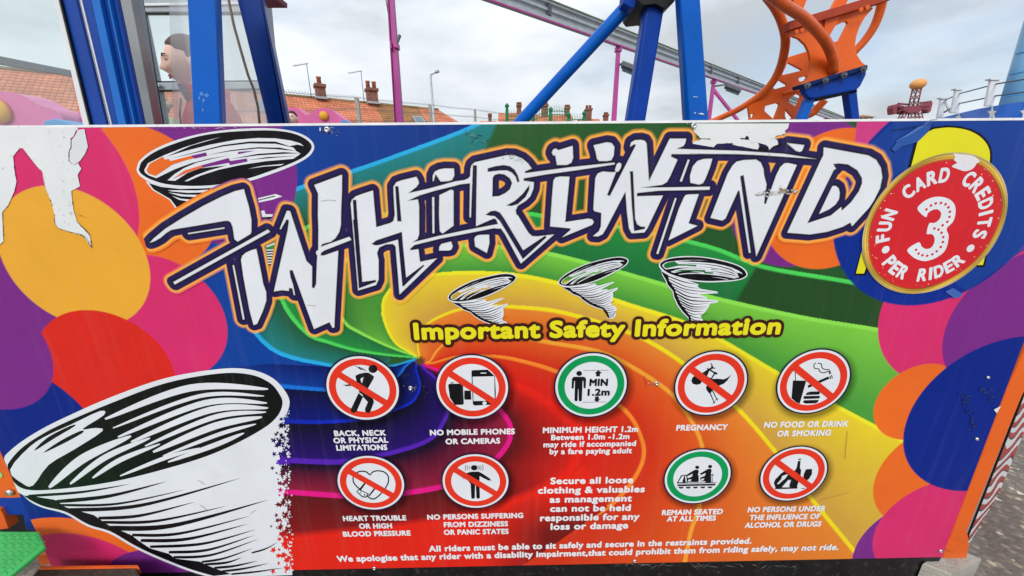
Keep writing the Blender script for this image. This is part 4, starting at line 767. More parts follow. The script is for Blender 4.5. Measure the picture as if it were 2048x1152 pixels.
# ---- peeled vinyl: bare white patches
B5 = K(0, 240, 3.2)
F = Film(); BARE = (224, 227, 228)
torn = B5([(-60, 46), (480, 47), (500, 52), (490, 75), (470, 105), (452, 120), (452, 175), (440, 200), (440, 262), (470, 290), (500, 276), (520, 310), (496, 352), (505, 392), (512, 424), (455, 455), (462, 520), (470, 575), (492, 650), (575, 742), (588, 820), (560, 778), (530, 740), (440, 715), (372, 690), (345, 652), (352, 620), (330, 530), (292, 440), (280, 385), (270, 332), (232, 292), (180, 240), (152, 205), (125, 180), (105, 205), (84, 232), (92, 320), (105, 395), (92, 455), (52, 545), (14, 590), (18, 700), (22, 778), (-60, 830)])
torn = [(max(x, -14), y) for x, y in torn]
flap = B5([(500, 62), (540, 58), (548, 100), (562, 170), (545, 215), (512, 262), (470, 290), (445, 262), (445, 200), (458, 178), (458, 128), (480, 100)])
F.poly(torn, BARE, 12); F.poly(flap, (214, 218, 222), 12.6)
for pl in ([(487, 62), (500, 62), (478, 104), (458, 126), (450, 118), (470, 104)],): F.poly(B5(pl), (176, 40, 90), 13)
for ln in ([(452, 120), (456, 178), (440, 204), (438, 262)], [(345, 640), (372, 690), (440, 714), (540, 742), (588, 818)], [(490, 652), (560, 715), (575, 742)], [(350, 640), (352, 662)]): F.poly(B5(stroke(ln, 2.4)), (70, 66, 66), 13.4)
F.poly(B5([(120, 180), (145, 180), (230, 290), (180, 262), (150, 235)]), MAG, 13.6)
def ragged(pl, lay):  # grey slivers paint thin shadow and cracks along the curled torn edges
    for a, b in zip(pl, pl[1:] + pl[:1]):
        L_ = math.hypot(b[0] - a[0], b[1] - a[1])
        if L_ < 2 or max(a[1], b[1]) < 256: continue
        k = max(int(L_ / 7), 1)
        for q in range(k):
            if random.random() < .35: continue
            t0, t1 = q / k, min((q + random.uniform(.7, 1.3)) / k, 1); p, r = [(a[0] + (b[0] - a[0]) * t, a[1] + (b[1] - a[1]) * t) for t in (t0, t1)]
            w_ = random.uniform(.3, 1.3); nx_, ny_ = -(b[1] - a[1]) / L_ * w_, (b[0] - a[0]) / L_ * w_; mx_, my_ = (p[0] + r[0]) / 2, (p[1] + r[1]) / 2
            F.poly([p, (mx_ + nx_, my_ + ny_), r, (mx_ - nx_, my_ - ny_)], random.choice([(120, 112, 112), (170, 166, 164), (90, 80, 84), (196, 192, 190)]), lay + random.random() * .3)
ragged(torn, 13.8)
for k in range(46):
    x, y = random.uniform(4, 150), random.uniform(262, 470)
    if inside(np.array([[x, y]]), torn)[0]: F.poly(star(x, y, random.uniform(.8, 3.4), random.random() * 6, 4, .6), random.choice([(206, 206, 204), (212, 210, 204), (196, 198, 200)]), 12.2 + .004 * k)
F.build('peeled_patch', board)
F = Film()
top = K9([(45, -20), (45, 80), (130, 165), (150, 172), (262, 173), (266, 184), (140, 184), (40, 215), (35, 240), (300, 285), (345, 240), (545, 230), (550, 255), (870, 315), (885, 280), (870, 225), (940, 245), (1000, 275), (1012, 318), (1060, 275), (1130, 250), (1120, 200), (1085, 165), (1130, 130), (1220, 118), (1215, 75), (1255, 40), (1270, -20)])
top = [(x, max(y, 245.6)) for x, y in top]
F.poly(top, BARE, 22); ragged(top, 23.2); F.poly(K9([(640, 182), (650, 165), (700, 170), (725, 135), (750, 150), (757, 192)]), (36, 30, 60), 22.5)
for ln in ([(1030, 190), (1060, 172), (1092, 168)], [(730, 100), (750, 92), (770, 100)], [(755, 195), (800, 230), (860, 222)], [(1225, 120), (1240, 200), (1225, 340)], [(1015, 320), (1010, 380), (1020, 430)]): F.poly(K9(stroke(ln, 2.6)), (120, 116, 120), 22.8)
F.build('peeled_patch', board)
# scuffs, cracks and scratches in the film
F = Film(); q_ = 0
def done(nm='scuff_mark'):
    global F
    if F.v: F.build(nm, board)
    F = Film()
def scuff(x0, y0, x1, y1, n, cols, ln=5, wd=1.0, spread=4):
    global q_
    done()
    for k in range(n):
        t = random.random(); x = x0 + (x1 - x0) * t + random.gauss(0, spread); y = y0 + (y1 - y0) * t + random.gauss(0, spread * .6); a = random.gauss(0, .5); l = random.uniform(.4, 1) * ln
        F.poly([(x - l * math.cos(a), y - l * math.sin(a)), (x, y - wd * random.random()), (x + l * math.cos(a), y + l * math.sin(a)), (x, y + wd * random.random())], random.choice(cols), 29 + 0.003 * q_); q_ += 1
scuff(1512, 388, 1600, 382, 70, [(150, 140, 110), (200, 200, 200), (70, 60, 50), (220, 222, 224)], 7, 1.5, 4)
scuff(1556, 376, 1572, 384, 26, [(120, 96, 50), (160, 140, 100)], 4, 1.4, 4)
scuff(935, 262, 970, 290, 34, [(60, 110, 116), (120, 170, 170), (30, 60, 64)], 7, .9, 8)
scuff(1010, 310, 1040, 322, 36, [(150, 142, 132), (110, 104, 100)], 3, .8, 5)
scuff(1930, 790, 1950, 860, 40, [(28, 46, 96), (50, 62, 96), (22, 40, 104)], 6, 2.2, 5)
scuff(1960, 770, 1990, 800, 22, [(34, 50, 98), (56, 68, 100)], 5, 2.0, 5)
scuff(800, 740, 850, 790, 26, [(70, 72, 84), (54, 54, 66)], 4, 1, 8)
scuff(645, 255, 680, 268, 26, [(170, 176, 184), (90, 100, 130)], 3, .8, 5)
scuff(500, 256, 300, 256, 40, [(210, 196, 216), (150, 90, 160)], 8, .7, 1.2)
scuff(1230, 1130, 1600, 1132, 46, [(130, 130, 126), (90, 88, 86)], 12, .8, 2.5)
scuff(120, 420, 170, 435, 14, [(180, 150, 90), (150, 120, 80)], 4, .7, 3)
for ln, wd in (([(642, 402), (656, 400), (672, 401)], .5), ([(1288, 752), (1293, 775)], .7), ([(1695, 862), (1690, 918)], .6), ([(614, 610), (632, 612)], .5), ([(1640, 1000), (1700, 985)], .3), ([(400, 1010), (415, 1022)], .6), ([(500, 1028), (512, 1020)], .5), ([(395, 960), (410, 970)], .5), ([(1225, 632), (1231, 622)], .8)): done('scratch' if q_ > 400 else 'scuff_mark'); F.poly(stroke(ln, wd), (70, 64, 60), 29 + 0.003 * q_); q_ += 1
done('scratch'); F.poly(K(1600, 240, 4.571)([(835, 270), (900, 180), (1000, 120), (1080, 60), (1200, 30), (1180, 100), (1075, 200), (930, 245), (870, 290)]), (40, 84, 160), 29.9)
for k in range(9):  # pale and dark strokes paint the light and shade of wrinkles
    x = 1810 + 7 * k; F.poly(stroke([(x - 18, 283 - 4 * k), (x - 6, 276 - 4.4 * k), (x + 10, 270 - 4 * k)], .9), (92, 126, 184), 30.2 + .01 * k)
    F.poly(stroke([(x - 30, 262 - 1.2 * k), (x - 14, 258 - 1.2 * k), (x + 4, 259 - 1.2 * k)], .6), (18, 44, 104), 30.4 + .01 * k)
done('film_wrinkle'); F.poly([(1908 + 1, 597), (1890, 583), (1906, 576), (1926, 588), (1920, 594)], (64, 100, 178), 30.1)
done('film_chip'); F.poly(K(1860, 780, 3.096)([(395, 122), (440, 98), (415, 145)]), WHITE, 30.2)
F.build('film_chip', board)
# ---- the round price sticker
cx, cz, R_ = circ3((1720.8, 490), (1911, 308), (2011.6, 401)); c = np.array([cx, cz]); c = (c + XZ(1866, 450)) / 2; R_ = (R_ + np.linalg.norm(XZ(2011, 405) - XZ(1722, 500)) / 2) / 2
F = Film(); n = 180
Rr = [(1.00, (206, 200, 178)), (0.985, (196, 156, 66)), (0.965, (236, 202, 96)), (0.945, (190, 138, 42)), (0.935, (226, 178, 70)), (0.92, (168, 96, 36)), (0.90, (206, 36, 46))]
y = -1e-4 * 33
for (ra, ca), (rb, cb) in zip(Rr[:-1], Rr[1:]):
    P, T, Cc = [], [], []
    for k in range(n):
        a = 2 * math.pi * k / n
        for r_, c_ in ((ra, ca), (rb, cb)):
            wob = 1 + (0.006 * math.sin(3 * a + 1) + 0.005 * math.sin(7 * a)) * (r_ < .99)
            P.append((c[0] + R_ * r_ * wob * math.cos(a), y, c[1] + R_ * r_ * wob * math.sin(a)))
            g = 0.82 + 0.3 * math.sin(2 * a + 0.6) * math.sin(5 * a + r_ * 30); Cc.append(np.clip(lin(c_) * (g if c_[1] > 60 else 1), 0, 1))
    for k in range(n): j = (k + 1) % n; T += [(2 * k, 2 * j, 2 * j + 1), (2 * k, 2 * j + 1, 2 * k + 1)]
    F.tri(P, T, np.array(Cc))
F.polyb([(c[0] + R_ * .90 * (1 + 0.006 * math.sin(3 * a + 1) + 0.005 * math.sin(7 * a)) * math.cos(a), c[1] + R_ * .90 * (1 + 0.006 * math.sin(3 * a + 1) + 0.005 * math.sin(7 * a)) * math.sin(a)) for a in [2 * math.pi * k / n for k in range(n)]], (208, 36, 46), 33)
for k in range(60):
    a = random.uniform(0, 6.28); r_ = R_ * random.uniform(.80, .93); p = c + r_ * np.array([math.cos(a), math.sin(a)])
    F.polyb(disc_poly(p[0], p[1], random.uniform(.0006, .0017), 6), (240, 220, 170), 33.4 + .002 * k)
stk = F.build('price_sticker', board); B_ = Film()
yl = [(1838, 272), (1868, 258), (1895, 255), (1920, 257), (1940, 262), (1957, 271), (1969, 282), (1977, 295), (1980, 310), (1978, 328), (1970, 345), (1900, 420), (1800, 420)]
B_.poly([(1832, 272), (1836, 267), (1867, 253.5), (1894, 250.5), (1921, 252.5), (1943, 258), (1961, 267), (1974, 279), (1982, 294), (1985, 310), (1983, 330), (1974, 348), (1900, 426), (1796, 420)], (14, 14, 20), 8)
B_.poly([yl[0]] + [tuple(p) for p in spline(yl[1:11], 4)] + yl[11:], (226, 218, 34), 8.5)
for pl in ([(1724, 500), (1745, 500), (1728, 547), (1712, 547)], [(1955, 505), (1972, 505), (1966, 530), (1950, 530)]): B_.poly([(x + (3 if k in (1, 2) else -3), y + 4) for k, (x, y) in enumerate(pl)], (14, 14, 20), 8); B_.poly(pl, (226, 218, 34), 8.5)
B_.build('yellow_letter', board)
F = Film()
def arc_text(txt, deg0, deg1, rad, cap, inward):
    """capitals standing on an arc; angles in degrees from the right, anticlockwise"""
    adv = {}; v, _ = glyphs('H', 1.0); ch = v[:, 1].max(); W_ = []
    for q in txt: W_.append(0.62 if q == 'I' else 1.15 if q == ' ' else 1.0)
    tot = sum(W_) - (W_[0] + W_[-1]) / 2; pos = 0
    for i, q in enumerate(txt):
        if i: pos += (W_[i - 1] + W_[i]) / 2
        if q == ' ': continue
        a = math.radians(deg0 + (deg1 - deg0) * pos / tot); v, f = glyphs(q, 1.0); sc_ = cap / ch
        xm = (v[:, 0].min() + v[:, 0].max()) / 2; rd = np.array([math.cos(a), math.sin(a)]); up = -rd if inward else rd; ri = np.array([up[1], -up[0]])
        base = c + rd * (rad + (cap if inward else 0))
        wd_ = (v[:, 0].max() - v[:, 0].min()) * sc_; fx = min(1, cap * .66 / wd_)
        for kk in range(9):
            dx, dy = (0, 0) if kk == 8 else (math.cos(kk * math.pi / 4) * cap * .062, math.sin(kk * math.pi / 4) * cap * .062)
            P = base + ((v[:, 0] - xm) * sc_ * fx + dx)[:, None] * ri + (v[:, 1] * sc_ + dy)[:, None] * up
            F.tri([(p[0], y - 1e-4 - kk * 1.5e-5 - i * 1e-6, p[1]) for p in P], f, lin(WHITE))
def ang(px, py): d = XZ(px, py) - c; return math.degrees(math.atan2(d[1], d[0])), np.linalg.norm(d)
Zs = K(1700, 290, 3.6)
aF, rF = ang(*Zs([(235, 668)])[0]); aS, rS = ang(*Zs([(915, 640)])[0]); aP, rP = ang(*Zs([(285, 835)])[0]); aR, rR_ = ang(*Zs([(770, 830)])[0])
arc_text('FUN CARD CREDITS', aF % 360, aS if aS < 90 else aS, R_ * .62, R_ * .18, False)
arc_text('PER RIDER', aP % 360, aR % 360, R_ * .62, R_ * .18, True)
for p in ((248, 752), (857, 742)): q = XZ(*Zs([p])[0]); F.polyb(disc_poly(q[0], q[1], R_ * .055, 30), WHITE, 35)
three = Zs([(485, 462), (520, 415), (570, 385), (630, 372), (690, 380), (735, 405), (758, 445), (758, 500), (740, 555), (695, 602), (710, 650), (702, 715), (680, 765), (640, 800), (590, 825), (535, 836), (480, 822), (440, 795), (413, 752), (495, 700), (515, 730), (545, 748), (580, 742), (602, 715), (610, 680), (600, 650), (580, 640), (552, 638), (570, 565), (605, 562), (640, 540), (656, 505), (650, 478), (625, 462), (590, 470), (560, 492), (545, 520)])
F.poly([tuple(p) for p in spline(three, 3, True)], WHITE, 35)
for k, p in enumerate([(540, 463), (572, 435), (607, 420), (644, 417), (677, 426), (698, 448), (708, 480), (705, 517), (690, 552), (656, 577), (597, 600), (627, 608), (649, 631), (661, 662), (658, 697), (643, 733), (614, 764), (583, 785), (546, 796), (512, 792), (484, 780), (466, 753)]):
    q = XZ(*Zs([p])[0]); F.polyb(disc_poly(q[0], q[1], R_ * .019, 12), (208, 36, 46), 36)
F.poly([tuple(p) for p in spline(Zs([(745, 62), (790, 66), (860, 72), (905, 88), (935, 118), (915, 130), (890, 165), (860, 182), (820, 188), (785, 176), (740, 160), (738, 148), (770, 128), (748, 108), (758, 85)]), 3, True)], (226, 224, 228), 36.4)
F.build('sticker_lettering', stk)
# ---- screws through the board
def screw(px, py, r=0.0075, name='screw'):
    x, z = XZ(px, py); m = MB(); m.lathe((x, -0.0005, z), [(0, 0.0), (r, 0.0), (r, .0022), (r * .78, .0046), (r * .42, .0052), (r * .36, .0026), (0, .0026)], 20, axis='Y'); return m.build(name, M['bolt'], board)
for p in ((655, 259.5), (1386.5, 252), (821.5, 775.5), (1312.5, 766), (749, 1135.5), (1269, 1121), (1880, 1101)): screw(*p)
F = Film()
for (sx_, sy_) in ((655, 259.5), (1386.5, 252), (821.5, 775.5), (1312.5, 766)):
    if F.v: F.build('worn_ring', board); F = Film()
    for k in range(14): a = random.random() * 6.28; q = random.uniform(6, 15); F.poly(star(sx_ + q * math.cos(a), sy_ + q * .7 * math.sin(a), random.uniform(.5, 1.6), a, 4, .5), random.choice([(200, 204, 210), (60, 60, 66), (140, 140, 146)]), 31 + .01 * k)
F.poly([(639, 255), (641.5, 255), (641.5, 262), (639, 262)], WHITE, 31.4)
F.build('worn_ring', board)
screw(1952, 877, .006); screw(1974, 754, .005)
# ------------------------------------------------------------ ground
def mat_ground():
    m, t, b = mat_base('pebbled_asphalt'); tc = nd(t, 'ShaderNodeTexCoord')
    v = nd(t, 'ShaderNodeTexVoronoi'); v.inputs['Scale'].default_value = 42; v.inputs['Randomness'].default_value = 1
    n = nd(t, 'ShaderNodeTexNoise'); n.inputs['Scale'].default_value = 2.2; n.inputs['Detail'].default_value = 10; n.inputs['Roughness'].default_value = .7
    wn = nd(t, 'ShaderNodeTexNoise'); wn.inputs['Scale'].default_value = 60; wn.inputs['Detail'].default_value = 3
    wa = nd(t, 'ShaderNodeMix', data_type='RGBA', blend_type='ADD'); wa.inputs[0].default_value = 0.02
    for q in (n, wn): t.links.new(tc.outputs['Object'], q.inputs['Vector'])
    t.links.new(tc.outputs['Object'], wa.inputs[6]); t.links.new(wn.outputs['Color'], wa.inputs[7]); t.links.new(wa.outputs[2], v.inputs['Vector'])
    sp = nd(t, 'ShaderNodeSeparateColor'); t.links.new(v.outputs['Color'], sp.inputs[0])
    r = nd(t, 'ShaderNodeValToRGB'); e = r.color_ramp.elements; r.color_ramp.interpolation = 'CONSTANT'
    e[0].position = 0; e[0].color = (*lc(116, 106, 98), 1); e[1].position = .3; e[1].color = (*lc(126, 116, 106), 1)
    for p, c in ((.5, (108, 99, 92)), (.70, (136, 126, 112)), (.86, (154, 142, 122)), (.94, (184, 172, 150)), (.98, (214, 206, 188))): k = e.new(p); k.color = (*lc(*c), 1)
    t.links.new(sp.outputs[0], r.inputs[0])
    dm = nd(t, 'ShaderNodeMapRange'); dm.inputs[1].default_value = .010 * 42; dm.inputs[2].default_value = .016 * 42; t.links.new(v.outputs['Distance'], dm.inputs[0])
    mx = nd(t, 'ShaderNodeMix', data_type='RGBA'); t.links.new(dm.outputs[0], mx.inputs[0]); t.links.new(r.outputs[0], mx.inputs[6]); mx.inputs[7].default_value = (*lc(110, 101, 93), 1)
    mu = nd(t, 'ShaderNodeMix', data_type='RGBA', blend_type='MULTIPLY'); mu.inputs[0].default_value = 1
    mr = nd(t, 'ShaderNodeMapRange'); mr.inputs[1].default_value = .3; mr.inputs[2].default_value = .7; mr.inputs[3].default_value = .78; mr.inputs[4].default_value = 1.12
    t.links.new(n.outputs[0], mr.inputs[0]); t.links.new(mx.outputs[2], mu.inputs[6]); t.links.new(mr.outputs[0], mu.inputs[7]); t.links.new(mu.outputs[2], b.inputs['Base Color'])
    b.inputs['Roughness'].default_value = .85
    bp_ = nd(t, 'ShaderNodeBump'); bp_.inputs['Strength'].default_value = .8; bp_.inputs['Distance'].default_value = .006; bp_.invert = True
    t.links.new(v.outputs['Distance'], bp_.inputs['Height']); t.links.new(bp_.outputs[0], b.inputs['Normal']); return m
g = MB(); g.add([(-400, -60, 0), (400, -60, 0), (400, 900, 0), (-400, 900, 0)], [(0, 1, 2, 3)])
tag(g.build('ground', mat_ground()), kind='structure')
def lineplate(mb, xa, ya, xb, yb, xc, yc, xd, yd, Y, th, y0=-80, y1=None, mi=0):
    """upright strip whose left edge runs a-b and right edge c-d in the photograph, carried on to the ground"""
    def ex(x1, yy1, x2, yy2, yy): return x1 + (x2 - x1) * (yy - yy1) / (yy2 - yy1)
    if y1 is None:
        p = proj(np.array([0, Y, 0.0])); y1 = p[1] - 2
    return plate(mb, [(ex(xa, ya, xb, yb, y0), y0), (ex(xc, yc, xd, yd, y0), y0), (ex(xc, yc, xd, yd, y1), y1), (ex(xa, ya, xb, yb, y1), y1)], Y, th, mi=mi)
# ------------------------------------------------------------ terraced houses across the road
R0 = np.array([-24.29, 19.25]); HU = np.array([.8515, .5243]); HN = np.array([.5243, -.8515]); ZR, ZE, RUN = 6.8, 4.55, 3.2
def s_of(px, py): return float(np.dot(atz(px, py, ZR)[:2] - R0, HU))
def hp(s, n, z): q = R0 + HU * s + HN * n; return (q[0], q[1], z)
M['render'] = mat('pebbledash_wall', (190, 186, 178), 0.9, var=0.1, scale=20, bump=.3)
M['ridge'] = mat('grey_ridge_mortar', (150, 132, 98), 0.9, var=0.2, scale=6)
M['pot'] = mat('clay_chimney_pot', (172, 102, 76), 0.8, var=.15)
M['slateglass'] = mat('dark_window_glass', (96, 110, 122), 0.08, var=.2)
def roofmesh(name, s0, s1, m, par, hip=0.0):
    me = bpy.data.meshes.new(name); se = s1 + hip
    sl = math.hypot(RUN + .3, ZR - ZE + .2)
    V = [hp(s0, 0, ZR), hp(s1, 0, ZR), hp(se, RUN + .3, ZE - .2), hp(s0, RUN + .3, ZE - .2), hp(se, -RUN - .3, ZE - .2), hp(s0, -RUN - .3, ZE - .2)]
    Fc = [(3, 2, 1, 0), (0, 1, 4, 5)] + ([(1, 2, 4)] if hip else [])
    me.from_pydata(V, [], Fc); uv = me.uv_layers.new(name='UVMap')
    U = {0: (s0, 0), 1: (s1, 0), 2: (se, -sl), 3: (s0, -sl), 4: (se, -sl), 5: (s0, -sl)}
    for l in me.loops: uv.data[l.index].uv = U[l.vertex_index]
    for pl in me.polygons:
        if hip and pl.index == 2:
            for li, u_ in zip(pl.loop_indices, ((0, 0), (-RUN, -sl), (RUN, -sl))): uv.data[li].uv = u_
    bmx = bmesh.new(); bmx.from_mesh(me); bmesh.ops.recalc_face_normals(bmx, faces=bmx.faces); bmx.to_mesh(me); bmx.free()
    o = link(name, me, m, par); sd_ = o.modifiers.new('thick', 'SOLIDIFY'); sd_.thickness = .12; sd_.offset = -1; return o
def uvbox(name, c, d, mt, par, rz):
    m = MB(); m.box(c, d, rz); o = m.build(name, mt, par); me = o.data; uv = me.uv_layers.new(name='UVMap')
    for p in me.polygons:
        n = p.normal
        for li in p.loop_indices:
            co = me.vertices[me.loops[li].vertex_index].co; uv.data[li].uv = ((co.x * HU[0] + co.y * HU[1]) if abs(n.x * HN[0] + n.y * HN[1]) > .6 else (co.x * HN[0] + co.y * HN[1]), co.z)
    return o
HRZ = math.atan2(HU[1], HU[0])
def house(s0, s1, m, label, hip=0, chim=None, sky=None, pots=2, big=1.0, aerial=True):
    h = empty('terraced_house', hp((s0 + s1) / 2, 0, 0), label, 'house', 'terraced houses with clay tile roofs')
    w_ = MB(); L = lambda z: [hp(s0, RUN, z), hp(s1 + hip * .9, RUN, z), hp(s1 + hip * .9, -RUN, z), hp(s0, -RUN, z)]
    w_.loft([L(0), L(ZE - .05)]); w_.build('wall', M['render'], h)
    rf = roofmesh('roof', s0, s1, m, h, hip)
    r = MB(); r.tube([hp(s0, 0, ZR + .02), hp(s1, 0, ZR + .02)], .1, 8); r.build('ridge_tiles', M['ridge'], rf)
    gt = MB(); gt.tube([hp(s0, RUN + .36, ZE - .22), hp(s1 + hip, RUN + .36, ZE - .22)], .07, 8); gt.build('gutter', M['darksteel'], rf)
    for k in range(int((s1 - s0) // 3)):
        wn_ = MB(); a = s0 + 1.3 + 3 * k; wn_.loft([[hp(a, RUN + .03, z) for z in (2.6, 3.9)] + [hp(a + 1.4, RUN + .03, z) for z in (3.9, 2.6)], [hp(a, RUN - .05, z) for z in (2.6, 3.9)] + [hp(a + 1.4, RUN - .05, z) for z in (3.9, 2.6)]]); wn_.build('window', M['slateglass'], h)
    if chim is not None:
        c = hp(chim, 0, 0)
        uvbox('chimney', (c[0], c[1], ZR + .35 * big), (.95 * big, .62, 1.5 * big), M['brickwall'], rf, HRZ); t2 = ZR + 1.1 * big
        uvbox('chimney_cap', (c[0], c[1], t2 + .08), (1.12 * big, .86, .18), M['brickwall'], rf, HRZ)
        fl = MB(); fl.box((c[0], c[1], ZR + .0), (1.2 * big, 1.0, .12), HRZ); fl.build('flashing', M['steel'], rf)
        for k in range(pots):
            p = hp(chim + (k - (pots - 1) / 2) * .42, 0, 0); pm = MB(); pm.lathe((p[0], p[1], t2 + .16), [(.15, 0), (.13, .38), (.16, .4), (.16, .48), (.1, .48)], 12); pm.build('chimney_pot', M['pot'], rf)
        if aerial:
            p = hp(chim - .6, .1, 0); am = MB(); am.tube([(p[0], p[1], ZR), (p[0], p[1], ZR + 2.0)], .022, 6); am.tube([(p[0] - .9, p[1], ZR + 1.85), (p[0] + .12, p[1], ZR + 2.0)], .016, 6)
            for k in range(6): am.tube([(p[0] - .8 + .15 * k, p[1] - .2, ZR + 1.87 + .022 * k), (p[0] - .8 + .15 * k, p[1] + .2, ZR + 1.87 + .022 * k)], .009, 5)
            am.build('aerial', M['darksteel'], rf)
    if sky is not None:
        a, dn = sky; q = lambda s_, d_, up: hp(s_, d_ * RUN, ZR + (ZE - ZR) * d_ + up)
        f_ = MB(); f_.loft([[q(a, dn, .04), q(a + .75, dn, .04), q(a + .75, dn + .32, .04), q(a, dn + .32, .04)], [q(a, dn, .16), q(a + .75, dn, .16), q(a + .75, dn + .32, .16), q(a, dn + .32, .16)]]); f_.build('skylight', M['alu'], rf)
        f_ = MB(); f_.loft([[q(a + .08, dn + .03, .161), q(a + .67, dn + .03, .161), q(a + .67, dn + .29, .161), q(a + .08, dn + .29, .161)], [q(a + .08, dn + .03, .168), q(a + .67, dn + .03, .168), q(a + .67, dn + .29, .168), q(a + .08, dn + .29, .168)]]); f_.build('skylight_pane', M['slateglass'], rf)
sA, sB, sC, sD, sE = s_of(300, 165), s_of(646, 198), s_of(748, 208), s_of(834, 217), s_of(874, 221)
house(-9, sA, M['tile'], 'orange tiled house seen through the left glass of the booth', chim=None)
house(sA, sB, M['tile'], 'orange tiled house with the shorter chimney and a skylight behind the red jacket', chim=sB - .1, sky=(s_of(492, 183) + .35, .32), pots=1, big=.62)
house(sB, sC, M['tile'], 'bright orange tiled house with the taller two-pot chimney', chim=sC - .1, big=.72)
house(sC, sD, M['tile_old'], 'brown lichen-stained roof house behind the pink pole', sky=(s_of(806, 213) + .2, .42))
house(sD, sE, M['tile'], 'orange tiled end house whose roof slopes down beside the lamp post', hip=2.6)
# far houses beyond the green gate
def far_house(px0, px1, pyr, Y, label, chims):
    a, b = at(px0, pyr, Y), at(px1, pyr, Y); h = empty('distant_house', ((a[0] + b[0]) / 2, Y, 0), label, 'house', 'distant houses beyond the green gate')
    zr = a[2]; ze = zr - 1.9
    w_ = MB(); w_.box(((a[0] + b[0]) / 2, Y, ze / 2), (b[0] - a[0], 5.6, ze)); w_.build('wall', M['render'], h)
    me = bpy.data.meshes.new('roof'); me.from_pydata([(a[0] - .2, Y, zr), (b[0] + .2, Y, zr), (b[0] + .2, Y - 3.1, ze - .1), (a[0] - .2, Y - 3.1, ze - .1), (b[0] + .2, Y + 3.1, ze - .1), (a[0] - .2, Y + 3.1, ze - .1)], [], [(3, 2, 1, 0), (0, 1, 4, 5)])
    uv = me.uv_layers.new(name='UVMap')
    for l in me.loops: co = me.vertices[l.vertex_index].co; uv.data[l.index].uv = (co.x, (co.z - zr) * 1.6)
    rf = link('roof', me, M['tile'], h)
    for cx, big in chims:
        p = at(cx, pyr, Y); uvbox('chimney', (p[0], Y, zr + .5 * big), (1.0 * big, .8, 1.9 * big), M['brickwall'], rf, 0)
        uvbox('chimney_cap', (p[0], Y, zr + 1.5 * big), (1.25 * big, 1.0, .2), M['brickwall'], rf, 0)
        for k in (-1, 1): pm = MB(); pm.lathe((p[0] + k * .28 * big, Y, zr + 1.6 * big), [(.16, 0), (.14, .6 * big), (.17, .62 * big), (.1, .62 * big)], 10); pm.build('chimney_pot', M['pot'], rf)
far_house(1000, 1045, 226, 46, 'far house with one brick chimney left of the blue brace', [(1038, .5)])
far_house(1048, 1140, 231, 42, 'far house with two tall chimneys behind the green railing', [(1089, .6), (1134, .45)])
far_house(1160, 1195, 238, 44, 'far house with a broad chimney beside the ball-topped post', [(1176, .62)])
far_house(1198, 1226, 244, 50, 'low far house with a small chimney beside the pink monorail leg', [(1211, .5)])
far_house(962, 990, 242, 52, 'small far house just right of the end post of the wire fence', [(980, .4)])
# pale flat-roofed shed
sh = empty('site_cabin', tuple(at(1315, 243, 22) * [1, 1, 0]), 'low pale flat-roofed cabin seen between the two blue box legs', 'cabin')
m = MB(); a, b = at(1270, 240, 22), at(1345, 240, 22); m.box(((a[0] + b[0]) / 2, 23.5, a[2] / 2 - .15), (b[0] - a[0], 3, a[2] - .3)); m.build('wall', M['render'], sh)
m = MB(); m.loft([[(a[0] - .2, 21.8, a[2] - .3), ((a[0] + b[0]) / 2, 21.8, a[2] - .05), (b[0] + .2, 21.8, a[2] - .3)], [(a[0] - .2, 25.2, a[2] - .3), ((a[0] + b[0]) / 2, 25.2, a[2] - .05), (b[0] + .2, 25.2, a[2] - .3)]]); m.build('roof', M['steel'], sh)
# ------------------------------------------------------------ barbed wire fence, lamp, green railing
YF = lambda px: 15 + (px - 713) * .035
tops = []
for px, py, lb in ((713, 194.5, 'leaning concrete fence post in front of the tall chimney'), (859.5, 209, 'short concrete fence post beside the street lamp'), (950, 219, 'concrete fence post standing clear against the sky')):
    Y = YF(px); p = at(px, py, Y); tops.append(p); m = MB(); m.loft([[(p[0] + i * .07, Y + j * .07, z) for i, j in ((-1, -1), (1, -1), (1, 1), (-1, 1))] for z in (0, p[2] - .06)] + [[(p[0] + i * .05, Y + j * .05, p[2]) for i, j in ((-1, -1), (1, -1), (1, 1), (-1, 1))]])
    tag(m.build('fence_post', M['concrete']), lb, 'fence post', 'concrete posts carrying the barbed wire')
wm = MB(); allp = [at(455, 170, YF(455))] + tops + [at(1030, 229, YF(1030))]
for dz in (0.02, .42, .84):
    for A, B in zip(allp[:-1], allp[1:]):
        A = np.array(A); B = np.array(B); N = 14; P = [A + (B - A) * k / N - np.array([0, .09, dz + .03 * math.sin(math.pi * k / N)]) for k in range(N + 1)]
        wm.tube(P, .006, 5, caps=False)
        for k in range(N * 3):
            q = A + (B - A) * (k + .5) / (N * 3) - np.array([0, .09, dz + .03 * math.sin(math.pi * (k + .5) / (N * 3))]); wm.tube([q + [-.04, 0, .06], q + [.04, 0, -.06]], .0045, 4, caps=False)
tag(wm.build('barbed_wire', M['darksteel']), 'three sagging strands of barbed wire strung between concrete posts', 'wire')
st = empty('street_lamp', tuple(at(862, 245, 24) * [1, 1, 0]), 'tall thin grey street lamp with a short angled arm beyond the roofs', 'street lamp')
p = at(861, 150, 24); m = MB(); m.tube([(p[0] + .05, 24, 0), (p[0] + .05, 24, 4), (p[0], 24, p[2])], [.11, .09, .06], 10); m.build('pole', M['steel'], st)
q = at(873, 143.5, 24); m = MB(); m.tube([tuple(p), tuple(q)], .045, 8); m.build('arm', M['steel'], st)
m = MB(); m.bar(tuple(at(870, 144.5, 24)), tuple(at(878, 141.5, 24)), .12, .3); m.build('lamp_head', M['steel'], st, bevel=.02)
gr = empty('green_railing', tuple(at(1090, 245, 13) * [1, 1, 0]), 'green spiked iron railing with arched tops and stout posts', 'railing')
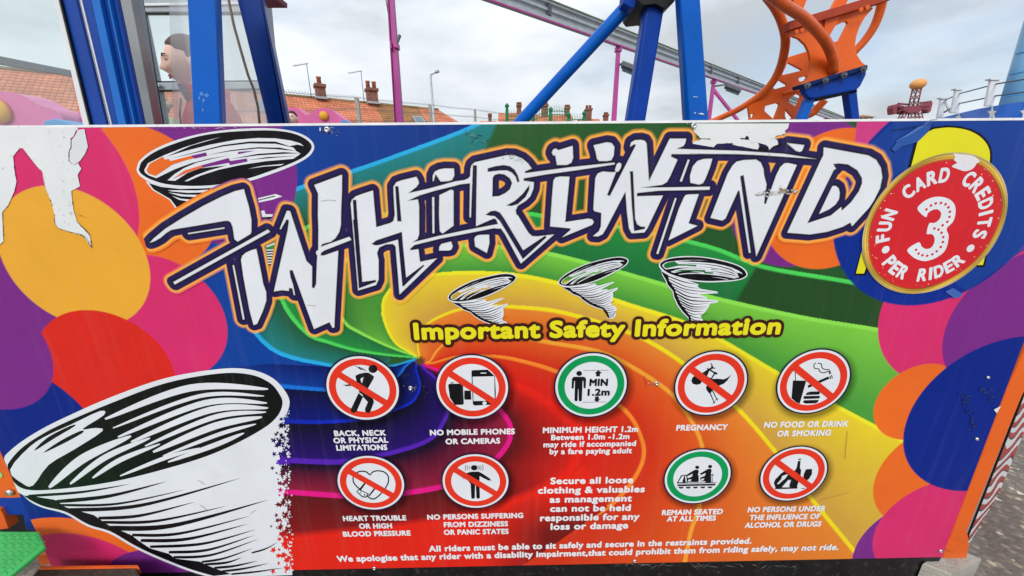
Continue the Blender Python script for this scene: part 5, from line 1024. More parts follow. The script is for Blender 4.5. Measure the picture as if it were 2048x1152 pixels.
arch = lambda x: 232 - 12 * math.sin(math.pi * ((x - 1063) % 106) / 106) if x > 1063 else 230
for px, top in ((1014, 219), (1066, 230), (1101, 226), (1137, 236), (1168, 234)):
    p = at(px, top, 13); m = MB(); m.box((p[0], 13, p[2] / 2), (.11, .11, p[2])); m.lathe((p[0], 13, p[2]), [(0, 0), (.05, 0), (.04, .04), (.075, .09), (.075, .13), (.03, .19), (0, .2)], 10); m.build('post', M['green'], gr)
for k in range(46):
    px = 1020 + k * 3.3
    if px > 1162: break
    p = at(px, arch(px) - 3 if px < 1137 else 236 - 2, 13); m = MB(); m.tube([(p[0], 13, 0), (p[0], 13, p[2]), (p[0], 13, p[2] + .13)], [.008, .008, .002], 6); m.build('bar', M['green'], gr)
for off in (2, 9):
    m = MB(); m.tube([tuple(at(x, (arch(x) if x < 1137 else 237) + off, 13)) for x in range(1016, 1168, 6)], .013, 6); m.build('rail', M['green'], gr)
# ------------------------------------------------------------ monorail and pink poles
MD = np.array([.786, .618]); MP = np.array([.09, 5.67])
def mono(s, n, z): q = MP + MD * s + np.array([-MD[1], MD[0]]) * n; return (q[0], q[1], z)
mt_ = empty('monorail_track', mono(6, 0, 0), 'long grey steel monorail track running away above the fence', 'monorail')
prof = [(0, 4.0), (.09, 4.0), (.09, 4.27), (-.03, 4.27), (-.03, 4.235), (.02, 4.225), (.02, 4.175), (-.02, 4.165), (-.02, 4.13), (.02, 4.12), (.02, 4.06), (-.03, 4.05), (-.03, 4.0)]
m = MB(); m.loft([[mono(s, n, z) for n, z in prof] for s in (-5, 3.9)]); m.build('beam', M['steel'], mt_)
m = MB(); m.loft([[mono(s, n, z) for n, z in prof] for s in (3.93, 30)]); m.build('beam', M['steel'], mt_)
m = MB(); m.loft([[mono(s, n, z) for n, z in ((-.05, 4.272), (.12, 4.272), (.12, 4.285), (-.05, 4.285))] for s in (-5, 30)]); m.build('top_strip', mat('mossy_green_strip', (150, 166, 140), .7), mt_)
m = MB(); m.loft([[mono(s, n, z) for n, z in ((-.034, 3.975), (-.016, 3.975), (-.016, 3.998), (-.034, 3.998))] for s in (-5, 30)]); m.build('underside_strip', M['pink'], mt_)
for s in (.75, 3.85, 6.6, 8.3, 11): m = MB(); m.loft([[mono(s, n, z) for n, z in ((-.045, 4.06), (.0, 4.06), (.0, 4.23), (-.045, 4.23))], [mono(s + .06, n, z) for n, z in ((-.045, 4.06), (.0, 4.06), (.0, 4.23), (-.045, 4.23))]]); m.build('joint_plate', M['darksteel'], mt_)
def mono_s(px):
    lo, hi = -3, 30
    for _ in range(50):
        md = (lo + hi) / 2
        if proj(np.array(mono(md, .045, 4.0)))[0] < px: lo = md
        else: hi = md
    return lo
def leg(px, label, brace=False, lamp=None):
    s = mono_s(px); b = mono(s, .045, 0); m = MB(); m.loft([[(b[0] + i * w_, b[1] + j * w_, z) for i, j in ((-1, -1), (1, -1), (1, 1), (-1, 1))] for z, w_ in ((0, .062), (3.9, .036))]); L = m.build('leg', M['pink'], mt_); L['label'] = label
    m = MB(); m.loft([[(b[0] + i * .06, b[1] + j * .06, z) for i, j in ((-1, -1), (1, -1), (1, 1), (-1, 1))] for z in (3.9, 3.984)]); m.build('head_plate', M['pink'], L)
    if brace: m = MB(); m.tube([(b[0] + .02, b[1], 3.75), (b[0] + 1.9, b[1] + .4, 2.2), (b[0] + 3.2, b[1] + .7, 1.1)], .045, 8); m.build('brace', M['pink'], L)
    if lamp:
        z, dx = lamp; l = empty('floodlight', (b[0] + dx, b[1] - .12, z), lamp_label(px), 'floodlight', 'floodlights fixed to the monorail legs')
        m = MB(); m.bar((b[0] + dx - .02, b[1] - .1, z + .1), (b[0] + dx + .34, b[1] - .2, z - .06), .24, .09, up=(0, 0, 1)); m.build('housing', M['darksteel'], l, bevel=.015)
        m = MB(); m.bar((b[0] + dx + .0, b[1] - .165, z + .05), (b[0] + dx + .31, b[1] - .262, z - .09), .17, .02, up=(.3, 1, .5)); m.build('lens', M['slateglass'], l)
        m = MB(); m.tube([(b[0] + .03, b[1] - .06, z + .1), (b[0] + dx, b[1] - .1, z + .13), (b[0] + dx + .1, b[1] - .14, z + .05)], .02, 6); m.build('bracket', M['darksteel'], l)
def lamp_label(px): return 'grey floodlight on the pink monorail leg left of the blue box legs' if px < 1300 else 'grey floodlight under the track beside the orange rail'
leg(1237, 'pink monorail leg seen just left of the blue box legs', lamp=(3.55, .08)); leg(1428, 'pink monorail leg with a slanting brace right of the blue box legs', True, lamp=(3.72, .3)); leg(1530, 'thin pink monorail leg seen behind the orange track plates'); leg(1652, 'thin pink monorail leg seen between the blue saddle legs')
pp = empty('pink_pole', tuple(at(790, 240, 6) * [1, 1, 0]), 'tall pink steel pole with a small bracket rising out of the picture', 'pole')
m = MB(); lineplate(m, 777, 0, 790.5, 247, 786, 0, 804.5, 247, 6, .12); m.build('web', M['pink'], pp)
m = MB(); lineplate(m, 774, 0, 789, 247, 776.6, 0, 790.2, 247, 5.97, .2); m.build('flange', mat('dark_pink_paint', (150, 44, 118), .45), pp)
m = MB(); plate(m, [(786, 82), (794, 84), (795, 95), (787, 94)], 5.95, .16); m.build('clamp', M['pink'], pp)
m = MB(); m.bar(tuple(at(793, 88, 5.98)), tuple(at(800, 70, 5.98)), .035, .05); m.build('bracket', M['darksteel'], pp)
m = MB(); plate(m, [(779, 82), (782, 82), (783, 96), (780, 96)], 5.93, .1); m.build('clamp', M['pink'], pp)
m = MB(); m.tube([tuple(at(770, -10, 6)), tuple(at(774, 12, 6)), tuple(at(777, 30, 6))], .008, 6); m.build('wire', M['darksteel'], pp)
# ------------------------------------------------------------ blue frame of the ride
def boxleg(name, rows, m, par):
    mb = MB(); mb.loft(rows); return mb.build(name, m, par, bevel=.012)
def ext(a, b, k): a = np.array(a); b = np.array(b); return tuple(a + (b - a) * k)
fr = empty('blue_a_frame', tuple(at(1310, 245, 3.2) * [1, 1, 0]), 'blue steel A-frame of two box legs and a round brace', 'ride frame')
def legrows(tl, tm, tr, bl_, bm_, br_, Y, d=.3):
    """box leg: left edge, front corner and right edge at the top and the bottom of what is seen"""
    s1 = lambda p, k: (p[0] + k, p[1]); T = [at(*tl, Y + .14), at(*tm, Y), at(*tr, Y), at(*s1(tr, -4), Y + d), at(*s1(tl, 2), Y + d)]; B = [at(*bl_, Y + .14), at(*bm_, Y), at(*br_, Y), at(*s1(br_, -4), Y + d), at(*s1(bl_, 2), Y + d)]
    kT = [ext(b, t, 1.25) for t, b in zip(T, B)]; kB = [tuple(np.array(b) + (np.array(b) - np.array(t)) * ((b[2]) / max(t[2] - b[2], .1))) for t, b in zip(T, B)]
    return [kB, kT]
boxleg('box_leg', legrows((1285, 10), (1295, 10), (1329, 10), (1248.5, 245), (1263, 245), (1290, 245), 3.0), M['navy'], fr)
boxleg('box_leg', legrows((1350, 0), (1362, 0), (1400, 0), (1365, 245), (1380, 245), (1417, 245), 2.8), M['blue'], fr)
m = MB()
for k, q in enumerate(([(1386, 193), (1391, 192.5), (1390, 195)], [(1393, 193), (1396, 193.5), (1394, 195)], [(1388, 225), (1391, 224.5), (1391, 228)], [(1396, 227), (1405, 226), (1409, 229), (1402, 229)])): plate(m, q, 2.795, .004)
m.build('paint_chip', M['white'], fr)
m = MB(); m.tube([ext(at(1040, 245, 3.6), at(1268, -2, 3.2), -1.2), at(1040, 245, 3.6), at(1268, -2, 3.2), ext(at(1040, 245, 3.6), at(1268, -2, 3.2), 1.4)], .066, 20); m.build('round_brace', M['blue'], fr)
m = MB(); plate(m, [(1278, -60), (1352, -60), (1350, 2), (1330, 18), (1312, 8), (1285, 11), (1278, 2)], 2.94, .5); m.build('knee_bracket', M['black'], fr, bevel=.01)
m = MB(); plate(m, [(1248, -20), (1282, -20), (1290, 0), (1282, 12), (1262, 16), (1246, 6)], 3.05, .14); m.build('gusset', M['navy'], fr, bevel=.01)
lf = empty('leaning_support', tuple(at(410, 245, .62) * [1, 1, 0]), 'bright blue leaning box leg in front of the woman in red', 'ride leg')
def boxcol(par, l, m_, r, Y, d, mt, name='box_column'):
    """leaning box column: left edge, front corner and right edge at rows 0 and 250 of the photograph"""
    y1 = proj(np.array([0, Y, 0.0]))[1] - 2; ex = lambda p, y: p[0] + (p[1] - p[0]) * y / 250
    mb = MB(); mb.loft([[at(ex(l, y), y, Y), at(ex(m_, y), y, Y), at(ex(r, y), y, Y + d), at(ex(l, y) + 3, y, Y + d)] for y in (-90, y1)]); return mb.build(name, mt, par, bevel=.004)
boxcol(lf, (375, 388), (431, 441), (443, 453), .62, .1, M['blue'])
m = MB()
for k, (x, y, a) in enumerate(((398, 187, 9), (407, 190, 12), (404, 200, 6), (403, 219, 5), (396, 195, 5))): plate(m, [(x, y), (x + a * .6, y - 4), (x + a, y + 2), (x + a * .5, y + 5)], .6195 - .0002 * k, .0004)
m.build('pale_scuff', mat('pale_scuffed_paint', (74, 130, 196), .5), lf)
l2 = empty('leaning_support', tuple(at(540, 245, .95) * [1, 1, 0]), 'dark blue leaning box leg right of the hanging cable', 'ride leg')
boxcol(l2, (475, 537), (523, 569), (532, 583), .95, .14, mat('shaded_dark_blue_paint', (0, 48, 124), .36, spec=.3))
m = MB(); plate(m, [(505, -8), (556, -8), (556, 1.5), (505, 1.5)], 1.15, .08); m.build('cross_tie', M['maroon'], l2)
m = MB(); m.tube([tuple(at(x, y, .9)) for x, y in ((452, -30), (458, 4), (468, 52), (482, 102), (496, 150), (508, 180), (516, 215), (521, 262))], .0055, 8); tag(m.build('hanging_cable', mat('tan_cable_sheath', (128, 112, 96), .6)), 'thin tan cable hanging between the two blue leaning legs', 'cable')
# ------------------------------------------------------------ orange coaster track
ct = empty('coaster_track', tuple(at(1620, 240, 3.6) * [1, 1, 0]), 'twisting orange coaster track of tubes and cut-out plates', 'coaster track')
T7, T8 = K(1500, 0, 4.607), K(1400, 100, 7.68)
def tube_px(pts, r, Y, name='running_tube', m=None):
    P = spline(pts, 6); YY = np.interp(np.linspace(0, 1, len(P)), np.linspace(0, 1, len(Y)), Y); RR_ = np.interp(np.linspace(0, 1, len(P)), np.linspace(0, 1, len(r)), r)
    W = [at(x, y, q) for (x, y), q in zip(P, YY)]
    R3 = [rr * (float((w_ - CAM) @ CM[:, 1]) / FPX) * 1.0 for rr, w_ in zip(RR_, W)]
    mb = MB(); mb.tube([tuple(w_) for w_ in W], R3, 18); return mb.build(name, m or M['orange_deep'], ct)
tube_px(T7([(40, -150), (200, -40), (340, 62), (480, 150), (600, 262), (690, 372), (745, 480), (768, 570), (768, 655)]), [11, 10.5, 10, 9.6, 9.4, 9.2, 9, 8.8], [2.6, 2.8, 3.1, 3.3, 3.4])
tube_px(T7([(60, -150), (150, -40), (238, 80), (300, 220), (326, 360), (312, 500), (270, 640), (200, 765), (105, 865), (-5, 945), (-120, 1015), (-250, 1075), (-420, 1150)]), [9, 8.6, 8.2, 8, 7, 6.2, 5.6, 5.2], [3.3, 3.5, 3.7, 3.9, 4.1, 4.4])
tube_px(T7([(1235, -120), (1218, 0), (1195, 110), (1145, 240), (1065, 362), (975, 462), (880, 560)]), [8, 8, 7.6, 7.2, 7], [3.5, 3.6, 3.7])
tube_px(T7([(690, 920), (640, 975), (575, 1040), (470, 1085), (380, 1120)]), [7, 7, 6.5], [3.9, 4.0], m=M['orange'])
tube_px(T7([(300, 868), (360, 850), (450, 838), (520, 830)]), [3.5, 3.5], [3.95, 3.92], name='cross_tube', m=M['orange'])
def pl(name, out_, holes, Y, th=.03, m=None):
    mb = MB(); plate(mb, out_, Y, th, holes); return mb.build(name, m or M['orange'], ct, bevel=.004)
pl('spine_plate', T7([(345, 300), (365, 285), (640, 200), (660, 190), (700, 150), (1105, 62), (1140, 72), (1060, 160), (1010, 250), (982, 330), (968, 430), (985, 500), (1030, 570), (1075, 605), (500, 785), (480, 775), (530, 740), (550, 650), (558, 560), (545, 480), (510, 410), (450, 355), (395, 335), (360, 342)]), [T7([(730, 340), (790, 235), (870, 198), (895, 197), (905, 215), (822, 375), (757, 390)])], 3.42)
pl('cross_plate', T7([(905, -60), (935, -60), (905, 0), (790, 235), (720, 350), (690, 340), (690, 195), (720, 130), (800, -20), (815, -60)]), [], 3.40)
pl('cross_plate', T7([(380, -40), (540, -40), (520, 10), (488, 92), (420, 60)]), [], 3.2)
m = MB(); m.bar(tuple(at(1572, 55, 3.4)), tuple(at(1775, -6, 3.4)), .08, .10); m.build('tie_beam', mat('dark_red_oxide_paint', (162, 58, 30), .4, var=.12), ct, bevel=.006)
pl('fan_plate', T7([(352, 560), (357, 525), (540, 468), (560, 540), (556, 660), (532, 745), (470, 790), (520, 900), (535, 930), (425, 1125), (-15, 1125), (0, 1085), (-15, 985), (50, 940), (135, 865), (262, 715), (325, 600)]),
   [T7([(350, 572), (478, 640), (480, 648), (305, 690), (298, 684)]), T7([(262, 742), (280, 740), (345, 780), (340, 788), (215, 826), (207, 818)]), T7([(452, 718), (520, 698), (528, 708), (510, 738), (462, 752), (448, 738)]), T7([(365, 912), (385, 890), (440, 862), (472, 878), (470, 892), (432, 978), (415, 980), (358, 940)]), T7([(130, 990), (148, 975), (250, 948), (272, 958), (272, 972), (228, 1085), (215, 1095), (132, 1020)]), T7([(326, 1002), (402, 1088), (338, 1108), (324, 1070)]), T7([(4, 1056), (36, 1042), (40, 1052), (24, 1095), (8, 1085)])], 4.0, .035)
for x, y in T7([(425, 296), (475, 281), (1017, 92), (1077, 72)]):
    p = at(x, y, 3.30); mb = MB(); mb.lathe(tuple(p), [(0, 0), (.022, 0), (.022, .012), (0, .014)], 6, smooth=False, axis='Y'); mb.build('bolt', M['orange_deep'], ct)
sd_ = empty('track_saddle', tuple(at(1670, 240, 3.3) * [1, 1, 0]), 'blue bolted saddle on two legs carrying the orange track', 'track support')
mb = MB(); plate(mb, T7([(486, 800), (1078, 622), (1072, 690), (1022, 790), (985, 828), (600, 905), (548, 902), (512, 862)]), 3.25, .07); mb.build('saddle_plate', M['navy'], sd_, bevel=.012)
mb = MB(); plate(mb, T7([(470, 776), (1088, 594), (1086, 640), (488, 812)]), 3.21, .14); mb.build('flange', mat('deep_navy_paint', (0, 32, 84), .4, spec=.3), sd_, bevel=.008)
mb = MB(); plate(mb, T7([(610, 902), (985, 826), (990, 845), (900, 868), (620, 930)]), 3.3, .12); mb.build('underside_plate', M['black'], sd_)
for x, y in T7([(520, 792), (685, 746), (857, 697), (1035, 646)]):
    p = at(x, y, 3.208); mb = MB(); mb.lathe(tuple(p), [(0, 0), (.03, 0), (.03, .02), (.016, .02), (.016, .04), (0, .042)], 6, smooth=False, axis='Y'); mb.build('bolt', M['darksteel'], sd_)
mb = MB(); a = T7([(540, 900), (612, 895), (528, 1110), (455, 1110)]); mb.loft([[tuple(at(*a[3], 3.3)), tuple(at(*a[2], 3.3)), tuple(at(*a[2], 3.5)), tuple(at(*a[3], 3.5))], [tuple(at(*a[0], 3.3)), tuple(at(*a[1], 3.3)), tuple(at(*a[1], 3.5)), tuple(at(*a[0], 3.5))]])
def ground_leg(par, q, Y, m, d=.09):
    (tl_, tr_, br_, bl_) = [np.array(at(x, y, Y)) for x, y in q]
    gl = bl_ + (bl_ - tl_) * bl_[2] / max(tl_[2] - bl_[2], .05); grr = br_ + (br_ - tr_) * br_[2] / max(tr_[2] - br_[2], .05)
    mb = MB(); D = np.array([0, d, 0]); mb.loft([[gl, grr, grr + D, gl + D], [tl_, tr_, tr_ + D, tl_ + D]]); return mb.build('leg', m, par, bevel=.008)
ground_leg(sd_, T7([(542, 898), (610, 895), (530, 1105), (458, 1105)]), 3.3, M['blue']); ground_leg(sd_, T7([(905, 850), (985, 820), (1015, 1105), (940, 1105)]), 3.3, M['navy'])
# ------------------------------------------------------------ far rides on the right
hk = empty('pavilion', tuple(at(1738, 240, 40) * [1, 1, 0]), 'small far pavilion with a low hipped tile roof', 'pavilion')
a, b, t_ = at(1722, 234, 40), at(1754, 234, 40), at(1736, 227, 40); me = bpy.data.meshes.new('roof'); cxm = (a[0] + b[0]) / 2; hw = (b[0] - a[0]) / 2
me.from_pydata([(cxm - hw, 40, a[2]), (cxm + hw, 40, a[2]), (cxm + hw, 40 + 2 * hw, a[2]), (cxm - hw, 40 + 2 * hw, a[2]), (cxm, 40 + hw, t_[2])], [], [(0, 1, 4), (1, 2, 4), (2, 3, 4), (3, 0, 4), (3, 2, 1, 0)]); uv = me.uv_layers.new(name='UVMap')
for l in me.loops: co = me.vertices[l.vertex_index].co; uv.data[l.index].uv = (co.x, co.z * 1.7)
link('roof', me, M['tile_old'], hk)
for k in range(4): mb = MB(); mb.box((cxm - hw * .8 + hw * 1.6 * k / 3, 40.4, a[2] / 2), (.16, .16, a[2])); mb.build('post', M['white'], hk)
YR = 30
rd = empty('swing_ride', tuple(at(1832, 240, YR) * [1, 1, 0]), 'maroon swing ride with a pale orange ball on top', 'fairground ride')
p = at(1836, 168.5, YR); mb = MB(); n_ = 16; rr_ = .44
mb.lathe(tuple(p - [0, 0, rr_ * .85]), [(rr_ * math.sin(math.pi * k / n_) * 1.08, rr_ * .85 * (1 - math.cos(math.pi * k / n_))) for k in range(n_ + 1)], 24); mb.build('ball', M['ballorange'], rd)
def lattice(A, B, wd, name):
    A = np.array(A); B = np.array(B); mb = MB(); L = np.linalg.norm(B - A); N = max(int(L / wd), 2); O = [np.array([i * wd / 2, j * wd / 2, 0]) for i, j in ((-1, -1), (1, -1), (1, 1), (-1, 1))]
    for o in O: mb.tube([A + o, B + o], wd * .13, 6)
    for k in range(N):
        for q in range(4): mb.tube([A + (B - A) * k / N + O[q], A + (B - A) * (k + 1) / N + O[(q + 1) % 4]], wd * .08, 5)
    return mb.build(name, M['maroon'], rd)
lattice(at(1826, 212, YR), at(1834, 177, YR), .34, 'tower')
mb = MB(); plate(mb, [(1812, 212), (1842, 210), (1846, 220), (1838, 225), (1816, 226), (1806, 221)], YR - .2, .8); mb.build('hub', M['maroon'], rd, bevel=.04)
for q in ([(1788, 210), (1794, 208), (1810, 212), (1812, 216), (1796, 215), (1793, 228), (1787, 228), (1786, 216)], [(1842, 209), (1858, 205), (1864, 203), (1866, 206), (1862, 222), (1858, 226), (1855, 224), (1858, 212), (1844, 215)]): mb = MB(); plate(mb, q, YR - .1, .5); mb.build('arm', M['maroon'], rd, bevel=.03)
for A, B in (((1794, 224), (1812, 216)), ((1796, 214), (1812, 222)), ((1844, 216), (1860, 222)), ((1846, 222), (1860, 210)), ((1796, 207), (1816, 209)), ((1840, 206), (1862, 203))): mb = MB(); mb.tube([tuple(at(*A, YR)), tuple(at(*B, YR))], .07, 8); mb.build('strut', M['maroon'], rd)
for A, B in (((1800, 240), (1810, 224)), ((1821, 240), (1825, 224)), ((1840, 240), (1836, 224))):
    A3, B3 = np.array(at(*A, YR)), np.array(at(*B, YR)); G3 = B3 + (A3 - B3) * B3[2] / (B3[2] - A3[2]); lattice(G3, B3, .26, 'leg')
bo = empty('boat_ride', tuple(at(2000, 240, 8) * [1, 1, 0]), 'blue pleasure-boat ride with white stars, white rail posts and a pale funnel', 'boat ride')
hull = [(1868, 243, 10.5), (1880, 236.5, 10), (1900, 231, 9.2), (1925, 225, 8.4), (1960, 217, 7.6), (2000, 210, 7), (2048, 203, 6.5), (2140, 190, 6.0), (2300, 165, 5.7)]
T3 = [np.array(at(x, y, Y)) for x, y, Y in hull]; mb = MB(); mb.loft([[t - [0, 0, t[2]] for t in T3], [t * [1, 1, .55] + [0, 0, 0] for t in T3], T3, [t + [.3, 0, .02] for t in T3], [t * [1, 1, 0] + [.5, 0, 0] for t in T3]], caps=False, closed=False, smooth=True)
mb.build('hull', M['blue'], bo)
def hullpt(px, py):
    d = rays(px, py)
    for a, b in zip(T3[:-1], T3[1:]):
        e_ = b[:2] - a[:2]; A_ = np.array([[d[0], -e_[0]], [d[1], -e_[1]]]); t, u = np.linalg.solve(A_, a[:2] - CAM[:2])
        if -.02 <= u <= 1.02 and t > 0: return CAM + d * (t - .006)
    return at(px, py, 6)
for cx_, cy_, r_ in ((1918, 236, 10), (1985, 227, 15), (2051, 226, 16)):
    mb = MB(); P = [hullpt(cx_ + r_ * (.62 if k % 2 == 0 else .26) * math.sin(k * math.pi / 5), cy_ - r_ * (1 if k % 2 == 0 else .42) * math.cos(k * math.pi / 5)) for k in range(10)]
    mb.loft([[tuple(p) for p in P], [tuple(p + np.array([0, .012, 0])) for p in P]]); mb.build('star', M['white'], bo)
for (xt0, xt1, yt, xb0, xb1, yb_, Y) in ((1883, 1893, 196.5, 1875, 1888, 236, 9.6), (1913, 1926, 178.5, 1903, 1918, 226, 8.6), (1983, 2001, 158.5, 1972, 1987, 212, 7.3)):
    mb = MB(); plate(mb, [(xt0, yt), (xt1, yt), (xb1, yb_), (xb0, yb_)], Y, .05); mb.build('rail_post', M['white'], bo, bevel=.01); mb = MB(); plate(mb, [(xt0 - 1.5, yt - 1.6), (xt1 + 1.5, yt - 1.6), (xt1 + 1, yt + 1), (xt0 - 1, yt + 1)], Y - .03, .1); mb.build('post_cap', M['white'], bo)
for pts in (((1890, 203, 9.6), (1893, 199, 9.4), (1920, 187, 8.6), (1992, 168, 7.3), (2070, 155, 6.4)), ((1891, 222, 9.5), (1919, 207, 8.6), (1990, 192, 7.3), (2070, 181, 6.4))): mb = MB(); mb.tube([tuple(at(x, y, Y)) for x, y, Y in pts], .014, 8); mb.build('rail', M['darksteel'], bo)
for A, B in (((1890, 204), (1900, 224)), ((1889, 224), (1902, 216))): mb = MB(); mb.tube([tuple(at(*A, 9.4)), tuple(at(*B, 9.2))], .025, 8); mb.build('rail', M['steel'], bo)
fy = 8.2; A, B = at(2075, 210, fy), at(2162, -60, fy); mb = MB(); wB, wT = at(2075, 210, fy)[0] - at(2012, 210, fy)[0], at(2162, -60, fy)[0] - at(2094, -60, fy)[0]
mb.loft([[(A[0] * (1 - k) + B[0] * k + (wB * (1 - k) + wT * k) * math.cos(t), fy + (wB * (1 - k) + wT * k) * .6 * math.sin(t), A[2] * (1 - k) + B[2] * k) for t in np.linspace(0, 2 * math.pi, 32, endpoint=False)] for k in (0, .33, .66, 1)], smooth=True); fun_ = mb.build('funnel', mat('pale_blue_panel', (122, 176, 214), .3, var=.08, scale=1), bo)
for kk in (.12, .3, .46):
    mb = MB(); mb.tube([(A[0] * (1 - kk) + B[0] * kk + (wB * (1 - kk) + wT * kk) * 1.004 * math.cos(t), fy + (wB * (1 - kk) + wT * kk) * .602 * math.sin(t), A[2] * (1 - kk) + B[2] * kk + .12 * math.cos(t)) for t in np.linspace(math.pi * .9, math.pi * 2.1, 30)], .012, 6); mb.build('seam', M['skyblue'], fun_)
mb = MB(); mb.loft([[tuple(t + [.3, 0, -.12]) for t in T3[2:]], [tuple(t + [2.8, 1.0, -.12]) for t in T3[2:]]], caps=False, closed=False); mb.build('deck', M['steel'], bo)
# ------------------------------------------------------------ pink children's ride cars
def ride_car(outline, disc, blue, Y, label, th=.22):
    e_ = empty('ride_car', tuple(at(*disc[0], Y) * [1, 1, 0]), label, 'ride car', 'pink ride cars with yellow discs')
    mb = MB(); o = [tuple(p) for p in spline(outline, 5)]; xs = [p[0] for p in o]; gy = proj(np.array([0, Y, .35]))[1]; plate(mb, o + [(max(xs) + 8, 300), (max(xs) + 4, gy), (min(xs), gy)], Y, th); mb.build('shell', M['pinkgrp'], e_, bevel=.05)
    c = at(*disc[0], Y - .012); rx = abs(at(disc[0][0] + disc[1], disc[0][1], Y)[0] - c[0]); mb = MB(); mb.lathe(tuple(c), [(0, 0), (rx, 0), (rx * .97, .02), (rx * .6, .05), (0, .055)], 30, axis='Y'); mb.build('disc', M['yellow'], e_)
    mb = MB(); plate(mb, blue, Y - .05, th + .1); mb.build('bumper', M['skyblue'], e_, bevel=.03)
ride_car([(-40, 190), (-15, 184), (12, 183), (42, 190), (70, 205), (86, 213), (100, 216), (118, 228), (128, 243), (136, 268)], ((-2, 222), 27), [(86, 241), (108, 237), (126, 240), (150, 250), (158, 275), (84, 275)], 2.6, 'big pink ride car top with a yellow disc at the left edge')
ride_car([(560, 232), (570, 218), (584, 214.5), (596, 217), (606, 226), (613, 230), (621, 226), (632, 219), (648, 216), (662, 219), (676, 230), (686, 236), (692, 244), (696, 262)], ((648, 232), 9.5), [(681, 240), (692, 239), (697, 250), (698, 275), (682, 275)], 5.0, 'smaller pink ride car behind the seated rider with parted dark hair')
# ------------------------------------------------------------ glass operator booth
by = .85
bt = empty('operator_booth', tuple(at(250, 245, 1.4) * [1, 1, 0]), 'glazed operator booth with blue posts and grey window frames', 'booth')
def strip(name, m, xa, xb, xc, xd, Y, th, **kw):      # top-left, bottom-left, top-right, bottom-right at rows 0 and 250
    mb = MB(); lineplate(mb, xa, 0, xb, 250, xc, 0, xd, 250, Y, th, **kw); return mb.build(name, m, bt, bevel=.002)
strip('white_trim', M['white'], 108, 166, 117, 178, by - .005, .05)
strip('gasket', M['black'], 117.3, 178.3, 120.5, 181.8, by - .01, .05)
M['post_blue'] = mat('booth_blue_paint', (10, 62, 150), .3, var=.1, scale=3); M['post_blue_lit'] = mat('booth_blue_lit_paint', (22, 104, 190), .3, var=.1, scale=3)  # the second blue paints light onto the lit ribs of the post
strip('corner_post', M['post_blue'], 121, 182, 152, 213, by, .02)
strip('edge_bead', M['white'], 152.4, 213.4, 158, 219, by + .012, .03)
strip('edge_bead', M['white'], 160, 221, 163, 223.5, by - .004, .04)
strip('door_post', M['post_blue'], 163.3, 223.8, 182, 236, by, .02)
strip('door_post', M['post_blue_lit'], 182.3, 236.3, 199, 252, by - .012, .02)
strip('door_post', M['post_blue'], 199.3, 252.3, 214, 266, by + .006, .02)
strip('door_post', M['post_blue_lit'], 214.3, 266.3, 218, 270, by - .004, .02)
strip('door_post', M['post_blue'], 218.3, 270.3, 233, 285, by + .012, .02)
strip('inner_jamb', mat('grey_plastic_lining', (150, 152, 154), .5, var=.1), 233, 285.5, 262, 309, by + .35, .05)
strip('inner_jamb', M['alu'], 258, 306, 272, 313, by + .75, .05)
def bplate(name, px, Y, th, m, holes=()): mb = MB(); plate(mb, px, Y, th, holes); return mb.build(name, m, bt, bevel=.004)
Yr = by + 1.15
bplate('window_frame', [(262, -30), (530, -30), (560, 285), (308, 285)], Yr, .06, M['alu'], holes=[[(281, 24), (512, 24), (526, 163), (310, 165)], [(314, 180), (530, 177), (540, 275), (331, 276)]])
bplate('window_gasket', [(281.5, 24.5), (511, 24.5), (525, 162.5), (310.5, 164.5)], Yr + .02, .02, M['black'], holes=[[(284, 27), (509, 27), (522.5, 160), (312.5, 162)]])
bplate('window_gasket', [(314.5, 180.5), (529, 177.5), (539, 274), (331.5, 275)], Yr + .02, .02, M['black'], holes=[[(317, 183), (526, 180), (536, 271), (334, 272)]])
bplate('frame_bead', [(284, 6), (512, 2), (513, 8), (284, 12)], Yr - .012, .01, M['white'])
bplate('opening_handle', [(300, 168), (318, 167), (319, 173), (301, 174)], Yr - .03, .02, M['steel'])
bplate('rear_glass', [(284, 27), (509, 27), (522.5, 160), (312.5, 162)], Yr + .03, .006, M['glass'])
bplate('rear_glass', [(317, 183), (526, 180), (536, 271), (334, 272)], Yr + .03, .006, M['glass'])
bplate('side_rail', [(-40, 105), (0, 112), (140, 140), (142, 153), (0, 129), (-40, 122)], by + .5, .04, M['darksteel'])
bplate('front_glass', [(-60, -60), (107, -60), (165, 280), (-60, 280)], by + .02, .006, M['glass'])
bplate('front_glass', [(336, -40), (521, -40), (573, 285), (347, 285)], by + .18, .006, M['hazyglass'])
z_ = proj(np.array([0, by + .2, .25]))[1]
mb = MB(); xa, xb = at(-200, 300, by)[0], at(560, 300, by)[0]; mb.box(((xa + xb) / 2, by + .75, .2), (xb - xa, 1.4, .4)); mb.build('platform', M['darksteel'], bt)
